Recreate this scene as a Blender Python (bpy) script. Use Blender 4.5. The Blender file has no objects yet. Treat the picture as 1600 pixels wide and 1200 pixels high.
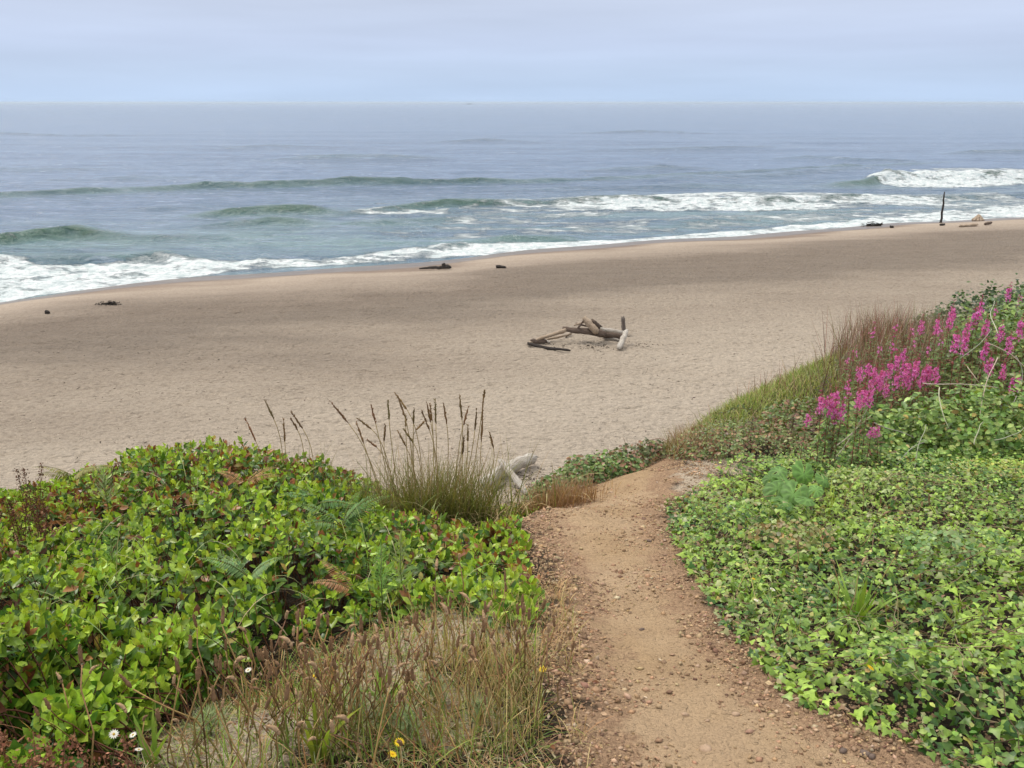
import bpy, math, random
import numpy as np
from mathutils import Vector, Matrix

rng = np.random.default_rng(7)
random.seed(7)
sc = bpy.context.scene
C = sc.collection
PI = math.pi

# ------------------------------------------------------------------ camera
EYE = 10.0
LENS = 30.0
FX = 1600 * LENS / 36.0
PITCH = math.atan(440.0 / FX)
cam_d = bpy.data.cameras.new("camera")
cam_d.lens = LENS
cam_d.sensor_width = 36
cam_d.clip_end = 60000
cam_d.clip_start = 0.05
cam = bpy.data.objects.new("camera", cam_d)
C.objects.link(cam)
cam.location = (0, 0, EYE)
cam.rotation_euler = (PI / 2 - PITCH, 0, 0)
sc.camera = cam

# ------------------------------------------------------------------ sky
SUN_EL, SUN_AZ = math.radians(58), math.radians(-50)   # azimuth from +Y towards +X
world = bpy.data.worlds.new("World")
sc.world = world
world.use_nodes = True
wt = world.node_tree
wt.nodes.clear()
def wn(t, **k):
    n = wt.nodes.new(t)
    for a, b in k.items():
        setattr(n, a, b)
    return n
wout = wn('ShaderNodeOutputWorld')
bg = wn('ShaderNodeBackground')
bg.inputs['Strength'].default_value = 0.086
sky = wn('ShaderNodeTexSky', sky_type='NISHITA', sun_disc=False, sun_elevation=SUN_EL, sun_rotation=SUN_AZ)
geo = wn('ShaderNodeTexCoord')
sep = wn('ShaderNodeSeparateXYZ')
wt.links.new(geo.outputs['Generated'], sep.inputs[0])
ramp = wn('ShaderNodeValToRGB')
wt.links.new(sep.outputs['Z'], ramp.inputs[0])
cr = ramp.color_ramp
cr.elements[0].position = 0.0
cr.elements[0].color = (.372, .482, .655, 1)
cr.elements[1].position = 1.0
cr.elements[1].color = (1.04, 1.0, .95, 1)
for p, c in ((.03, (.385, .475, .63)), (.06, (.40, .47, .62)), (.11, (.43, .485, .61)), (.35, (.76, .77, .79))):
    e = cr.elements.new(p)
    e.color = (*c, 1)
mapn = wn('ShaderNodeMapping')
mapn.inputs['Scale'].default_value = (1.2, 1.2, 16)
mapn.inputs['Rotation'].default_value = (0.02, 0.03, 0)
wt.links.new(geo.outputs['Generated'], mapn.inputs[0])
nz = wn('ShaderNodeTexNoise')
nz.inputs['Scale'].default_value = 2.1
nz.inputs['Detail'].default_value = 5
nz.inputs['Roughness'].default_value = .5
wt.links.new(mapn.outputs[0], nz.inputs['Vector'])
nr = wn('ShaderNodeMapRange')
nr.inputs['From Min'].default_value = .25
nr.inputs['From Max'].default_value = .75
nr.inputs['To Min'].default_value = 9.6
nr.inputs['To Max'].default_value = 11.3
wt.links.new(nz.outputs['Fac'], nr.inputs[0])
sclv = wn('ShaderNodeVectorMath', operation='SCALE')
wt.links.new(ramp.outputs[0], sclv.inputs[0])
wt.links.new(nr.outputs[0], sclv.inputs['Scale'])
mx = wn('ShaderNodeMix', data_type='RGBA')
mx.inputs['Factor'].default_value = .97
wt.links.new(sky.outputs[0], mx.inputs['A'])
wt.links.new(sclv.outputs[0], mx.inputs['B'])
wt.links.new(mx.outputs['Result'], bg.inputs['Color'])
wt.links.new(bg.outputs[0], wout.inputs[0])

sun_d = bpy.data.lights.new("sun", 'SUN')
sun_d.energy = 1.5
sun_d.angle = math.radians(10)
sun_d.color = (1, .93, .82)
sun = bpy.data.objects.new("sun", sun_d)
C.objects.link(sun)
sdir = Vector((math.sin(SUN_AZ) * math.cos(SUN_EL), math.cos(SUN_AZ) * math.cos(SUN_EL), math.sin(SUN_EL)))
sun.rotation_euler = sdir.to_track_quat('Z', 'Y').to_euler()
sun.location = (0, 0, 40)
sc.view_settings.view_transform = 'Standard'
sc.view_settings.look = 'None'
sc.view_settings.exposure = 0.65
sc.view_settings.gamma = 1
sc.view_settings.use_curve_mapping = False
sc.cycles.max_bounces = 6
sc.cycles.transparent_max_bounces = 8

# ------------------------------------------------------------------ maths helpers
cP, sP = math.cos(PITCH), math.sin(PITCH)
def ray(px, py):
    u = (px - 800) / FX
    v = (py - 600) / FX
    return np.array([u, cP - v * sP, -(sP + v * cP)])
def at(px, py, Y):
    d = ray(px, py)
    return d * (Y / d[1]) + np.array([0, 0, EYE])
def atz(px, py, z):
    d = ray(px, py)
    return d * ((z - EYE) / d[2]) + np.array([0, 0, EYE])
def proj(p):
    p = np.asarray(p, float)
    x, y, z = p[..., 0], p[..., 1], p[..., 2] - EYE
    f = y * cP - z * sP
    up = y * sP + z * cP
    return 800 + FX * x / f, 600 - FX * up / f, f

def hsh(ix, iy, seed):
    h = np.sin(ix * 127.1 + iy * 311.7 + seed * 74.7) * 43758.5453
    return h - np.floor(h)
def vnoise(x, y, seed=0):
    ix, iy = np.floor(x), np.floor(y)
    fx, fy = x - ix, y - iy
    fx = fx * fx * (3 - 2 * fx)
    fy = fy * fy * (3 - 2 * fy)
    a = hsh(ix, iy, seed); b = hsh(ix + 1, iy, seed)
    c = hsh(ix, iy + 1, seed); d = hsh(ix + 1, iy + 1, seed)
    return (a * (1 - fx) + b * fx) * (1 - fy) + (c * (1 - fx) + d * fx) * fy
def fbm(x, y, o=4, seed=0):
    s = 0; a = .5; n = 0
    for i in range(o):
        s = s + a * vnoise(x, y, seed + i * 13); n += a
        x = x * 2.03 + 5.1; y = y * 2.03 + 1.7; a *= .5
    return s / n
def sstep(a, b, x):
    t = np.clip((x - a) / (b - a), 0, 1)
    return t * t * (3 - 2 * t)

# ------------------------------------------------------------------ bluff terrain
ctrl = []
def cp(px, py, Y, dz=0.0):
    p = at(px, py, Y)
    ctrl.append((p[0], p[1], p[2] + dz))
for a in [(1100, 1200, 1.95), (870, 1200, 1.95), (1450, 1200, 1.95), (1010, 1000, 2.8), (985, 900, 3.45), (975, 800, 4.6), (980, 738, 6.0), (850, 790, 4.7), (880, 1000, 2.78), (1150, 1000, 2.8)]:
    cp(*a)
for a in [(330, 705, 5.4, -.38), (0, 775, 4.2, -.38), (500, 722, 5.7, -.38), (620, 770, 5.5, -.33), (790, 800, 4.9, -.2), (0, 1000, 2.35, -.3), (400, 1000, 2.7, -.3), (400, 850, 3.7, -.38), (0, 850, 3.3, -.38), (700, 900, 3.3, -.2),
          (400, 1130, 2.15), (600, 1100, 2.3), (0, 1200, 1.8), (700, 960, 2.95), (250, 1180, 1.95)]:
    cp(*a)
for a in [(1600, 1200, 1.85, -.12), (1600, 1000, 2.6, -.12), (1600, 770, 4.7, -.15), (1400, 850, 3.85, -.12), (1200, 800, 4.7, -.08), (1140, 712, 6.5, 0), (1400, 1000, 2.75, -.1), (1250, 900, 3.5, -.08),
          (1600, 650, 6.8, -.35), (1400, 640, 7.2, -.3), (1500, 520, 10.5, -.45), (1600, 455, 13.5, -.5), (1290, 556, 10.3, -.12), (1100, 655, 8.4, -.05), (1200, 605, 9.5, -.08), (1055, 700, 7.0, 0), (1330, 520, 11.5, -.3)]:
    cp(*a)
# over the edge: steep fall to the beach
for x, y, z in [(0.9, 7.6, 6.15), (0.6, 9.5, 4.2), (0.3, 12.5, 1.2), (0, 15.5, -1.0), (-1.2, 7.2, 6.0), (-2.5, 8.0, 5.7), (-5.5, 7.0, 6.2), (-2, 11, 2.7), (-6, 10.5, 3.0), (-2, 14.5, -.8), (-7, 14, -.8),
                (-10, 7, 6.0), (-12, 13, -.8), (-10, 2, 8.0), (0, 0, 8.35), (0, -4, 8.6), (-8, -4, 8.4), (8, -4, 8.9), (8, 2, 8.7), (12, 6, 8.6), (14, 12, 8.0), (20, 14, 8.0), (20, 0, 9.0),
                (2.6, 11.5, 3.6), (2.0, 15, 0.6), (4.5, 14.5, 3.4), (4.5, 18, 0.3), (8.2, 17.5, 4.2), (8.5, 22, 0), (14, 19, 4.4), (15, 24, 0), (22, 20, 4.6), (24, 26, 0), (1.5, 18, -1.5), (4, 22, -1.5), (8, 27, -1.5), (-7, 18, -1.8), (0, 20, -1.8)]:
    ctrl.append((x, y, z))
ctrl = np.array(ctrl)
def tps_k(r2):
    return .5 * r2 * np.log(r2 + 1e-9)
n_ = len(ctrl)
K = tps_k(((ctrl[:, None, :2] - ctrl[None, :, :2]) ** 2).sum(-1)) + np.eye(n_) * .02
Pm = np.hstack([np.ones((n_, 1)), ctrl[:, :2]])
A_ = np.zeros((n_ + 3, n_ + 3))
A_[:n_, :n_] = K; A_[:n_, n_:] = Pm; A_[n_:, :n_] = Pm.T
W_ = np.linalg.solve(A_, np.concatenate([ctrl[:, 2], np.zeros(3)]))
def base_ground(x, y):
    x = np.asarray(x, float); y = np.asarray(y, float)
    xs, ys = x.ravel(), y.ravel()
    out = W_[n_] + W_[n_ + 1] * xs + W_[n_ + 2] * ys
    for i in range(n_):
        out = out + W_[i] * tps_k((xs - ctrl[i, 0]) ** 2 + (ys - ctrl[i, 1]) ** 2)
    return out.reshape(x.shape)
def hit(px, py, fn=base_ground, y0=1.0, y1=30):
    Y = np.linspace(y0, y1, 1500)
    d = ray(px, py)
    X = d[0] * Y / d[1]
    Zr = EYE + d[2] * Y / d[1]
    g = fn(X, Y)
    k = np.argmax(g > Zr)
    if g[k] <= Zr[k]:
        k = -1
    return np.array([X[k], Y[k], g[k]])

# path edges, traced where they lie on the ground
eL = [(880, 1200), (885, 1100), (875, 1000), (862, 920), (845, 860), (822, 810), (850, 782), (905, 752), (930, 738)]
eR = [(1500, 1200), (1265, 1105), (1160, 1000), (1095, 910), (1062, 850), (1052, 800), (1056, 765), (1062, 742)]
hL = np.array([hit(*p) for p in eL]); hR = np.array([hit(*p) for p in eR])
def edge_fn(h, pre, post):
    ys = np.concatenate([[pre[1]], h[:, 1], [post[1]]]); xs = np.concatenate([[pre[0]], h[:, 0], [post[0]]])
    o = np.argsort(ys)
    return lambda y: np.interp(y, ys[o], xs[o])
xL = edge_fn(hL, (0.05, -3), (0.9, 7.6))
xR = edge_fn(hR, (1.6, -3), (1.5, 7.6))
def path_sd(x, y):          # >0 inside the path, metres from its edge
    w = .05 * (fbm(x * 4, y * 4, 3, 3) - .5) * 2
    d = np.minimum(x - xL(y), xR(y) - x) + w
    return np.where(y > 7.4, np.minimum(d, 7.4 - y), d)
def ground(x, y):
    x = np.asarray(x, float); y = np.asarray(y, float)
    b = base_ground(x, y)
    s = path_sd(x, y)
    b = b - .035 * sstep(0, .25, s)
    b = b + (1 - sstep(-.1, .1, s)) * (.05 * (fbm(x * 2, y * 2, 4, 9) - .4))
    b = b + sstep(-.05, .1, s) * (.03 * (fbm(x * 3.3, y * 5, 3, 19) - .5) + .015 * (fbm(x * 14, y * 18, 3, 29) - .5))
    return b

# ------------------------------------------------------------------ shore line and beach
SEA = -1.0
shore_px = [(-900, 570), (-400, 520), (0, 472), (100, 458), (200, 446), (330, 433), (450, 424), (600, 413), (720, 402), (800, 394), (950, 382), (1100, 371), (1250, 360), (1350, 353), (1473, 346), (1600, 338), (2000, 316), (2600, 290)]
sh = np.array([atz(a, b, SEA) for a, b in shore_px])
def yshore(x):
    e = np.interp(x, sh[:, 0], sh[:, 1])
    return e + .5 * np.sin(x * .21) + .25 * np.sin(x * .53 + 1)
def beach_z(x, y):
    x = np.asarray(x, float); y = np.asarray(y, float)
    d = yshore(x) - y
    z = np.interp(d, [-60, -10, 0, 4, 12, 24, 60], [-5, -1.75, -1.0, -.62, -.1, .08, .35])
    z = z + .10 * (fbm(x * .12, y * .2, 3, 41) - .5) * sstep(4, 14, d)
    fade = sstep(8, 16, d)
    z = z + fade * (.055 * (fbm(x * 1.3, y * 1.9, 3, 51) - .5) + .085 * (vnoise(x * 3.3, y * 4.2, 61) - .5))
    z = z - fade * .05 * sstep(.80, .93, vnoise(x * 2.6, y * 3.4, 71)) 
    return z
def bhit(px, py, y0=14, y1=140):
    return hit(px, py, beach_z, y0, y1)

# ------------------------------------------------------------------ object helpers
def link(o):
    C.objects.link(o)
    return o
def tag(o, label=None, cat=None, group=None, kind=None):
    if label: o['label'] = label
    if cat: o['category'] = cat
    if group: o['group'] = group
    if kind: o['kind'] = kind
    return o
def mesh_np(name, V, polys, mat, tint=None, smooth=True, attrs=None):
    """polys: list of int arrays, each (n,k)."""
    me = bpy.data.meshes.new(name)
    V = np.asarray(V, np.float32)
    me.vertices.add(len(V))
    me.vertices.foreach_set('co', V.ravel())
    polys = [np.asarray(p, np.int32) for p in polys if len(p)]
    tot = np.concatenate([np.full(len(p), p.shape[1], np.int32) for p in polys])
    idx = np.concatenate([p.ravel() for p in polys])
    st = np.concatenate([[0], np.cumsum(tot)[:-1]]).astype(np.int32)
    me.loops.add(len(idx))
    me.loops.foreach_set('vertex_index', idx)
    me.polygons.add(len(tot))
    me.polygons.foreach_set('loop_start', st)
    me.polygons.foreach_set('loop_total', tot)
    if smooth:
        me.polygons.foreach_set('use_smooth', np.ones(len(tot), bool))
    if tint is not None:
        a = me.attributes.new('tint', 'FLOAT_COLOR', 'POINT')
        t = np.ones((len(V), 4), np.float32); t[:, :3] = tint
        a.data.foreach_set('color', t.ravel())
    if attrs:
        for k, v in attrs.items():
            a = me.attributes.new(k, 'FLOAT', 'POINT')
            a.data.foreach_set('value', np.asarray(v, np.float32).ravel())
    me.update(calc_edges=True)
    me.materials.append(mat)
    return me
def obj(name, me, parent=None, loc=None):
    o = link(bpy.data.objects.new(name, me))
    if parent: o.parent = parent
    if loc is not None: o.location = loc
    return o
def thing(name, label, cat, loc=(0, 0, 0), group=None):
    o = link(bpy.data.objects.new(name, None))
    o.location = loc
    o.empty_display_size = .05
    return tag(o, label, cat, group)
def dup(root, loc, rz=0, s=1, label=None, tilt=(0, 0), sz=None):
    r = root.copy(); link(r)
    r.location = loc; r.rotation_euler = (tilt[0], tilt[1], rz); r.scale = (s, s, sz or s)
    if label: r['label'] = label
    for ch in root.children:
        c = ch.copy(); link(c); c.parent = r
        for g in ch.children:
            d = g.copy(); link(d); d.parent = c
    return r
def merge(parts):
    """parts: list of (V, polys, tint(n,3))"""
    Vs, Ps, Ts, off = [], [], [], 0
    for V, P, T in parts:
        Vs.append(V)
        for p in P:
            if len(p): Ps.append(np.asarray(p) + off)
        T = np.asarray(T, float)
        if T.ndim == 1: T = np.tile(T, (len(V), 1))
        Ts.append(T); off += len(V)
    return np.concatenate(Vs), Ps, np.concatenate(Ts)

# leaf templates: along +X, face up +Z, unit length
def T_oval(w=.55, fold=.12, curl=.10, tipx=1.0):
    V = np.array([[0, 0, 0], [.30, w * .46, fold], [.68, w * .40, fold * .8 - curl * .4], [tipx, 0, -curl], [.68, -w * .40, fold * .8 - curl * .4], [.30, -w * .46, fold], [.30, 0, 0], [.68, 0, -curl * .4]], float)
    F = [[(0, 6, 1), (0, 5, 6), (2, 7, 3), (7, 4, 3)], [(6, 7, 2, 1), (5, 4, 7, 6)]]
    return V, [np.array(f) for f in F]
def T_ivy():
    V = np.array([[0, 0, 0], [-.12, .30, .0], [.18, .50, -.05], [.38, .26, .03], [.95, 0, -.12], [.38, -.26, .03], [.18, -.50, -.05], [-.12, -.30, .0], [.25, 0, .06]], float)
    F = [[(0, 8, 1), (1, 8, 2), (2, 8, 3), (3, 8, 4), (4, 8, 5), (5, 8, 6), (6, 8, 7), (7, 8, 0)]]
    F = [np.array([(a, b, c)[::-1] for a, b, c in F[0]])]
    return V, F
def T_diamond(w=.16, bend=-.2):
    V = np.array([[0, 0, 0], [.45, w * .5, .02], [.45, -w * .5, .02], [1, 0, bend]], float)
    return V, [np.array([(0, 2, 3, 1)])]
def frames(d, n):
    d = d / np.linalg.norm(d, axis=1, keepdims=True)
    y = np.cross(n, d)
    y /= np.linalg.norm(y, axis=1, keepdims=True) + 1e-9
    z = np.cross(d, y)
    return np.stack([d, y, z], axis=2)          # columns
def cloud(tmpl, pos, R, s, col):
    TV, TF = tmpl
    s = np.asarray(s, float)
    if s.ndim == 1: s = s[:, None]
    loc = TV[None] * s[:, None, :] if s.shape[1] == 3 else TV[None] * s[:, :, None]
    V = np.einsum('nij,nkj->nki', R, loc) + pos[:, None, :]
    N, k = len(pos), len(TV)
    polys = [(f[None] + (np.arange(N) * k)[:, None, None]).reshape(-1, f.shape[1]) for f in TF]
    col = np.repeat(col, k, axis=0)
    return V.reshape(-1, 3), polys, col
def tubes(paths, radii, sides=4, col=(0.2, .15, .1), cap=True):
    """paths (N,S,3), radii (N,S)"""
    paths = np.asarray(paths, float); radii = np.asarray(radii, float)
    N, S, _ = paths.shape
    tan = np.gradient(paths, axis=1)
    tan /= np.linalg.norm(tan, axis=2, keepdims=True) + 1e-9
    ref = np.where(np.abs(tan[..., 2:3]) > .9, np.array([1., 0, 0]), np.array([0, 0, 1.]))
    a = np.cross(tan, ref); a /= np.linalg.norm(a, axis=2, keepdims=True) + 1e-9
    b = np.cross(tan, a)
    th = np.arange(sides) * 2 * PI / sides
    V = paths[:, :, None, :] + radii[:, :, None, None] * (np.cos(th)[None, None, :, None] * a[:, :, None, :] + np.sin(th)[None, None, :, None] * b[:, :, None, :])
    V = V.reshape(-1, 3)
    q = []
    i = np.arange(S - 1)[:, None] * sides; j = np.arange(sides)[None, :]; j2 = (j + 1) % sides
    f = np.stack([i + j, i + sides + j, i + sides + j2, i + j2], -1).reshape(-1, 4)
    polys = [(f[None] + (np.arange(N) * S * sides)[:, None, None]).reshape(-1, 4)]
    if cap:
        c = np.stack([np.arange(sides), (S - 1) * sides + np.arange(sides)[::-1]])
        polys.append((c[None] + (np.arange(N) * S * sides)[:, None, None]).reshape(-1, sides))
    col = np.asarray(col, float)
    if col.ndim == 1: col = np.tile(col, (N, 1))
    if col.ndim == 2: col = np.repeat(col[:, None], S, 1)
    T = np.repeat(col.reshape(-1, 3), sides, axis=0)
    return V, polys, T
def blades(base, az, L, bend, w, lean=None, S=5, col=None, tipcol=None):
    """flat curved tapering strips"""
    N = len(base)
    t = np.linspace(0, 1, S)
    lean = rng.uniform(0, .25, N) if lean is None else lean
    ang = lean[:, None] + bend[:, None] * t[None] ** 1.3
    ds = L[:, None] / (S - 1)
    hx = np.concatenate([np.zeros((N, 1)), np.cumsum(np.sin(ang[:, 1:]) * ds, 1)], 1)
    hz = np.concatenate([np.zeros((N, 1)), np.cumsum(np.cos(ang[:, 1:]) * ds, 1)], 1)
    dx, dy = np.cos(az)[:, None], np.sin(az)[:, None]
    cen = np.stack([base[:, 0:1] + hx * dx, base[:, 1:2] + hx * dy, base[:, 2:3] + hz], -1)
    tw = az + rng.uniform(-1, 1, N) * .9
    side = np.stack([-np.sin(tw), np.cos(tw), np.zeros(N)], -1)
    prof = np.interp(t, [0, .3, .75, 1], [.7, 1, .6, .04])
    off = side[:, None] * (w[:, None] * prof[None] * .5)[..., None]
    V = np.stack([cen - off, cen + off], 2).reshape(-1, 3)
    i = np.arange(S - 1) * 2
    f = np.stack([i, i + 1, i + 3, i + 2], -1)
    polys = [(f[None] + (np.arange(N) * S * 2)[:, None, None]).reshape(-1, 4)]
    if tipcol is None: tipcol = col
    cc = col[:, None] * (1 - t[None, :, None] ** 2) + tipcol[:, None] * (t[None, :, None] ** 2)
    T = np.repeat(cc.reshape(-1, 3), 2, axis=0)
    return V, polys, T
def jit(c, n, a=.18, hue=.06):
    c = np.tile(np.asarray(c, float), (n, 1))
    return np.clip(c * (1 + rng.normal(0, a, (n, 1))) * (1 + rng.normal(0, hue, (n, 3))), .004, 1)
def pick(cols, w, n, a=.15, hue=.05):
    cols = np.asarray(cols, float)
    k = rng.choice(len(cols), n, p=np.asarray(w) / np.sum(w))
    return np.clip(cols[k] * (1 + rng.normal(0, a, (n, 1))) * (1 + rng.normal(0, hue, (n, 3))), .004, 1)
def inpoly(x, y, poly):
    poly = np.asarray(poly)
    r = np.zeros(np.shape(x), bool)
    j = len(poly) - 1
    for i in range(len(poly)):
        xi, yi = poly[i]; xj, yj = poly[j]
        c = ((yi > y) != (yj > y)) & (x < (xj - xi) * (y - yi) / (yj - yi + 1e-12) + xi)
        r ^= c
        j = i
    return r

# ------------------------------------------------------------------ materials
def material(name):
    m = bpy.data.materials.new(name)
    m.use_nodes = True
    nt = m.node_tree
    nt.nodes.clear()
    out = nt.nodes.new('ShaderNodeOutputMaterial')
    p = nt.nodes.new('ShaderNodeBsdfPrincipled')
    nt.links.new(p.outputs[0], out.inputs[0])
    return m, nt, p, out
def N(nt, t, ins=None, **k):
    n = nt.nodes.new(t)
    for a, b in k.items(): setattr(n, a, b)
    if ins:
        for a, b in ins.items():
            s = n.inputs[a]
            if hasattr(b, 'links') or isinstance(b, bpy.types.NodeSocket): nt.links.new(b, s)
            else: s.default_value = b
    return n
def noise(nt, vec, scale, detail=4, rough=.55):
    return N(nt, 'ShaderNodeTexNoise', {'Vector': vec, 'Scale': scale, 'Detail': detail, 'Roughness': rough}).outputs['Fac']
def mrange(nt, v, a, b, c, d, smooth=False):
    n = N(nt, 'ShaderNodeMapRange', {'Value': v, 'From Min': a, 'From Max': b, 'To Min': c, 'To Max': d})
    if smooth: n.interpolation_type = 'SMOOTHSTEP'
    return n.outputs[0]
def math_(nt, op, a, b=0.0):
    n = nt.nodes.new('ShaderNodeMath'); n.operation = op
    for i, v in enumerate((a, b)):
        if isinstance(v, bpy.types.NodeSocket): nt.links.new(v, n.inputs[i])
        else: n.inputs[i].default_value = v
    return n.outputs[0]
def mixc(nt, f, a, b, blend='MIX'):
    n = nt.nodes.new('ShaderNodeMix'); n.data_type = 'RGBA'; n.blend_type = blend
    for s, v in ((n.inputs[0], f), (n.inputs[6], a), (n.inputs[7], b)):
        if isinstance(v, bpy.types.NodeSocket): nt.links.new(v, s)
        else: s.default_value = v if not isinstance(v, tuple) or len(v) == 4 else (*v, 1)
    return n.outputs[2]
def bump(nt, h, strength, dist, normal=None):
    n = N(nt, 'ShaderNodeBump', {'Height': h, 'Strength': strength, 'Distance': dist})
    if normal: nt.links.new(normal, n.inputs['Normal'])
    return n.outputs[0]
def attr(nt, name, col=False):
    return N(nt, 'ShaderNodeAttribute', attribute_name=name).outputs['Color' if col else 'Fac']

def leaf_mat(name, rough=.42, trans=.28, spec=.45, var=.25, nscale=60):
    m, nt, p, out = material(name)
    geo = N(nt, 'ShaderNodeNewGeometry')
    tint = attr(nt, 'tint', True)
    nf = noise(nt, geo.outputs['Position'], nscale, 2)
    v = mrange(nt, nf, .3, .7, 1 - var, 1 + var)
    c = N(nt, 'ShaderNodeVectorMath', operation='SCALE')
    nt.links.new(tint, c.inputs[0]); nt.links.new(v, c.inputs['Scale'])
    nt.links.new(c.outputs[0], p.inputs['Base Color'])
    p.inputs['Roughness'].default_value = rough
    p.inputs['Specular IOR Level'].default_value = spec
    if trans > 0:
        t = N(nt, 'ShaderNodeBsdfTranslucent')
        tc = N(nt, 'ShaderNodeVectorMath', {1: (1.25, 1.2, .55)}, operation='MULTIPLY')
        nt.links.new(c.outputs[0], tc.inputs[0])
        nt.links.new(tc.outputs[0], t.inputs['Color'])
        ms = N(nt, 'ShaderNodeMixShader', {0: trans})
        nt.links.new(p.outputs[0], ms.inputs[1]); nt.links.new(t.outputs[0], ms.inputs[2])
        nt.links.new(ms.outputs[0], out.inputs[0])
    return m
M_leaf = leaf_mat('glossy_leaf', .38, .25)
M_ivy = leaf_mat('ivy_leaf', .42, .2)
M_grass = leaf_mat('grass_blade', .55, .3, .3, .15, 30)
M_dry = leaf_mat('dry_stem', .8, .1, .15, .2, 90)
M_petal = leaf_mat('petal', .6, .35, .2, .1, 40)

def wood_mat(name, c1, c2, crack=.35):
    m, nt, p, out = material(name)
    tc = N(nt, 'ShaderNodeTexCoord').outputs['Object']
    mp = N(nt, 'ShaderNodeMapping', {'Vector': tc, 'Scale': (1.2, 14, 14)}).outputs[0]
    n1 = noise(nt, mp, 3.0, 6, .65)
    n2 = noise(nt, tc, 2.3, 4)
    c = mixc(nt, mrange(nt, n1, .3, .7, 0, 1), (*c1, 1), (*c2, 1))
    c = mixc(nt, mrange(nt, n1, .60, .72, 0, crack * 1.6), c, (c2[0] * .35, c2[1] * .33, c2[2] * .3, 1))
    c = mixc(nt, mrange(nt, n2, .45, .7, 0, .35), c, (c2[0] * .8, c2[1] * .7, c2[2] * .6, 1))
    nt.links.new(c, p.inputs['Base Color'])
    p.inputs['Roughness'].default_value = .85
    nt.links.new(bump(nt, n1, 1.0, .07), p.inputs['Normal'])
    return m
M_wood_white = wood_mat('bleached_wood', (.72, .68, .62), (.40, .36, .31))
M_wood_tan = wood_mat('tan_wood', (.56, .45, .34), (.30, .225, .16))
M_wood_brown = wood_mat('brown_wood', (.20, .145, .11), (.085, .06, .048))
M_wood_dark = wood_mat('wet_dark_wood', (.055, .042, .034), (.02, .015, .013))
M_wood_grey = wood_mat('grey_plank_wood', (.21, .175, .15), (.12, .098, .085))

# bluff soil + path
m_soil, nt, p, out = material('bluff_soil')
pos = N(nt, 'ShaderNodeNewGeometry').outputs['Position']
pa = attr(nt, 'pathness')
sil = attr(nt, 'silver')
n_big = noise(nt, pos, 1.6, 4)
n_mid = noise(nt, pos, 9, 5, .6)
n_fine = noise(nt, pos, 75, 5, .7)
vor = N(nt, 'ShaderNodeTexVoronoi', {'Vector': pos, 'Scale': 48.0, 'Randomness': 1.0}, feature='F1').outputs['Distance']
soil = mixc(nt, mrange(nt, n_mid, .35, .65, 0, 1), (.50, .35, .205, 1), (.41, .28, .165, 1))
soil = mixc(nt, mrange(nt, n_big, .4, .62, 0, .55), soil, (.56, .41, .27, 1))
edge_c = mixc(nt, mrange(nt, n_fine, .38, .62, 0, 1), (.48, .32, .20, 1), (.29, .185, .115, 1))
centre = mrange(nt, pa, .56, .86, 0, 1, True)
pn = math_(nt, 'ADD', centre, mrange(nt, n_mid, .3, .7, -.45, .45))
pn = mrange(nt, pn, .2, .75, 0, 1, True)
col = mixc(nt, pn, edge_c, soil)
litter = mixc(nt, mrange(nt, n_fine, .4, .6, 0, 1), (.060, .044, .03, 1), (.022, .017, .012, 1))  # brown litter colour, blackened to paint the shade in gaps under foliage
silc = mixc(nt, mrange(nt, n_fine, .4, .62, 0, 1), (.62, .52, .40, 1), (.33, .26, .19, 1))
litter = mixc(nt, mrange(nt, math_(nt, 'ADD', sil, mrange(nt, n_mid, .3, .7, -.3, .3)), .35, .65, 0, 1), litter, silc)
pe = mrange(nt, math_(nt, 'ADD', pa, mrange(nt, n_mid, .3, .7, -.12, .12)), .44, .56, 0, 1)
col = mixc(nt, pe, litter, col)
col = mixc(nt, mrange(nt, n_fine, .3, .7, .0, .28), col, mixc(nt, .55, col, (.04, .028, .02, 1)))
nt.links.new(col, p.inputs['Base Color'])
p.inputs['Roughness'].default_value = .95
p.inputs['Specular IOR Level'].default_value = .15
hh = math_(nt, 'ADD', math_(nt, 'MULTIPLY', n_fine, .8), math_(nt, 'MULTIPLY', vor, -.35))
b1 = bump(nt, n_mid, .8, .09)
nt.links.new(bump(nt, hh, 1.0, .022, b1), p.inputs['Normal'])
M_soil = m_soil

# sand
M_sand, nt, p, out = material('beach_sand')
pos = N(nt, 'ShaderNodeNewGeometry').outputs['Position']
wet = attr(nt, 'shore_distance')
st = N(nt, 'ShaderNodeMapping', {'Vector': pos, 'Scale': (.35, 1.1, 1)}).outputs[0]
nb = noise(nt, st, .16, 4, .5)
nm = noise(nt, st, 1.0, 5, .6)
nf = noise(nt, pos, 6.5, 5, .75)
nff = noise(nt, N(nt, 'ShaderNodeMapping', {'Vector': pos, 'Scale': (1, 1.5, 1)}).outputs[0], 4.2, 3, .6)
dd = math_(nt, 'ADD', wet, mrange(nt, nb, .3, .7, -4.5, 4.5))
r = nt.nodes.new('ShaderNodeValToRGB')
nt.links.new(mrange(nt, dd, 0, 60, 0, 1), r.inputs[0])
e = r.color_ramp.elements
e[0].position = .0; e[0].color = (.17, .125, .10, 1)
e[1].position = 1.0; e[1].color = (.60, .52, .43, 1)
for pp, c in ((.05, (.20, .15, .118)), (.10, (.36, .295, .235)), (.16, (.35, .285, .228)), (.22, (.255, .205, .162)), (.36, (.255, .21, .168)), (.47, (.41, .34, .27)), (.62, (.54, .46, .37))):
    k = e.new(pp); k.color = (*c, 1)
wetf = mrange(nt, math_(nt, 'ADD', wet, mrange(nt, nb, .3, .7, -1, 1)), 2.8, 4.6, 1, 0, True)
c = mixc(nt, wetf, r.outputs[0], (.12, .092, .074, 1))
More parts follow.
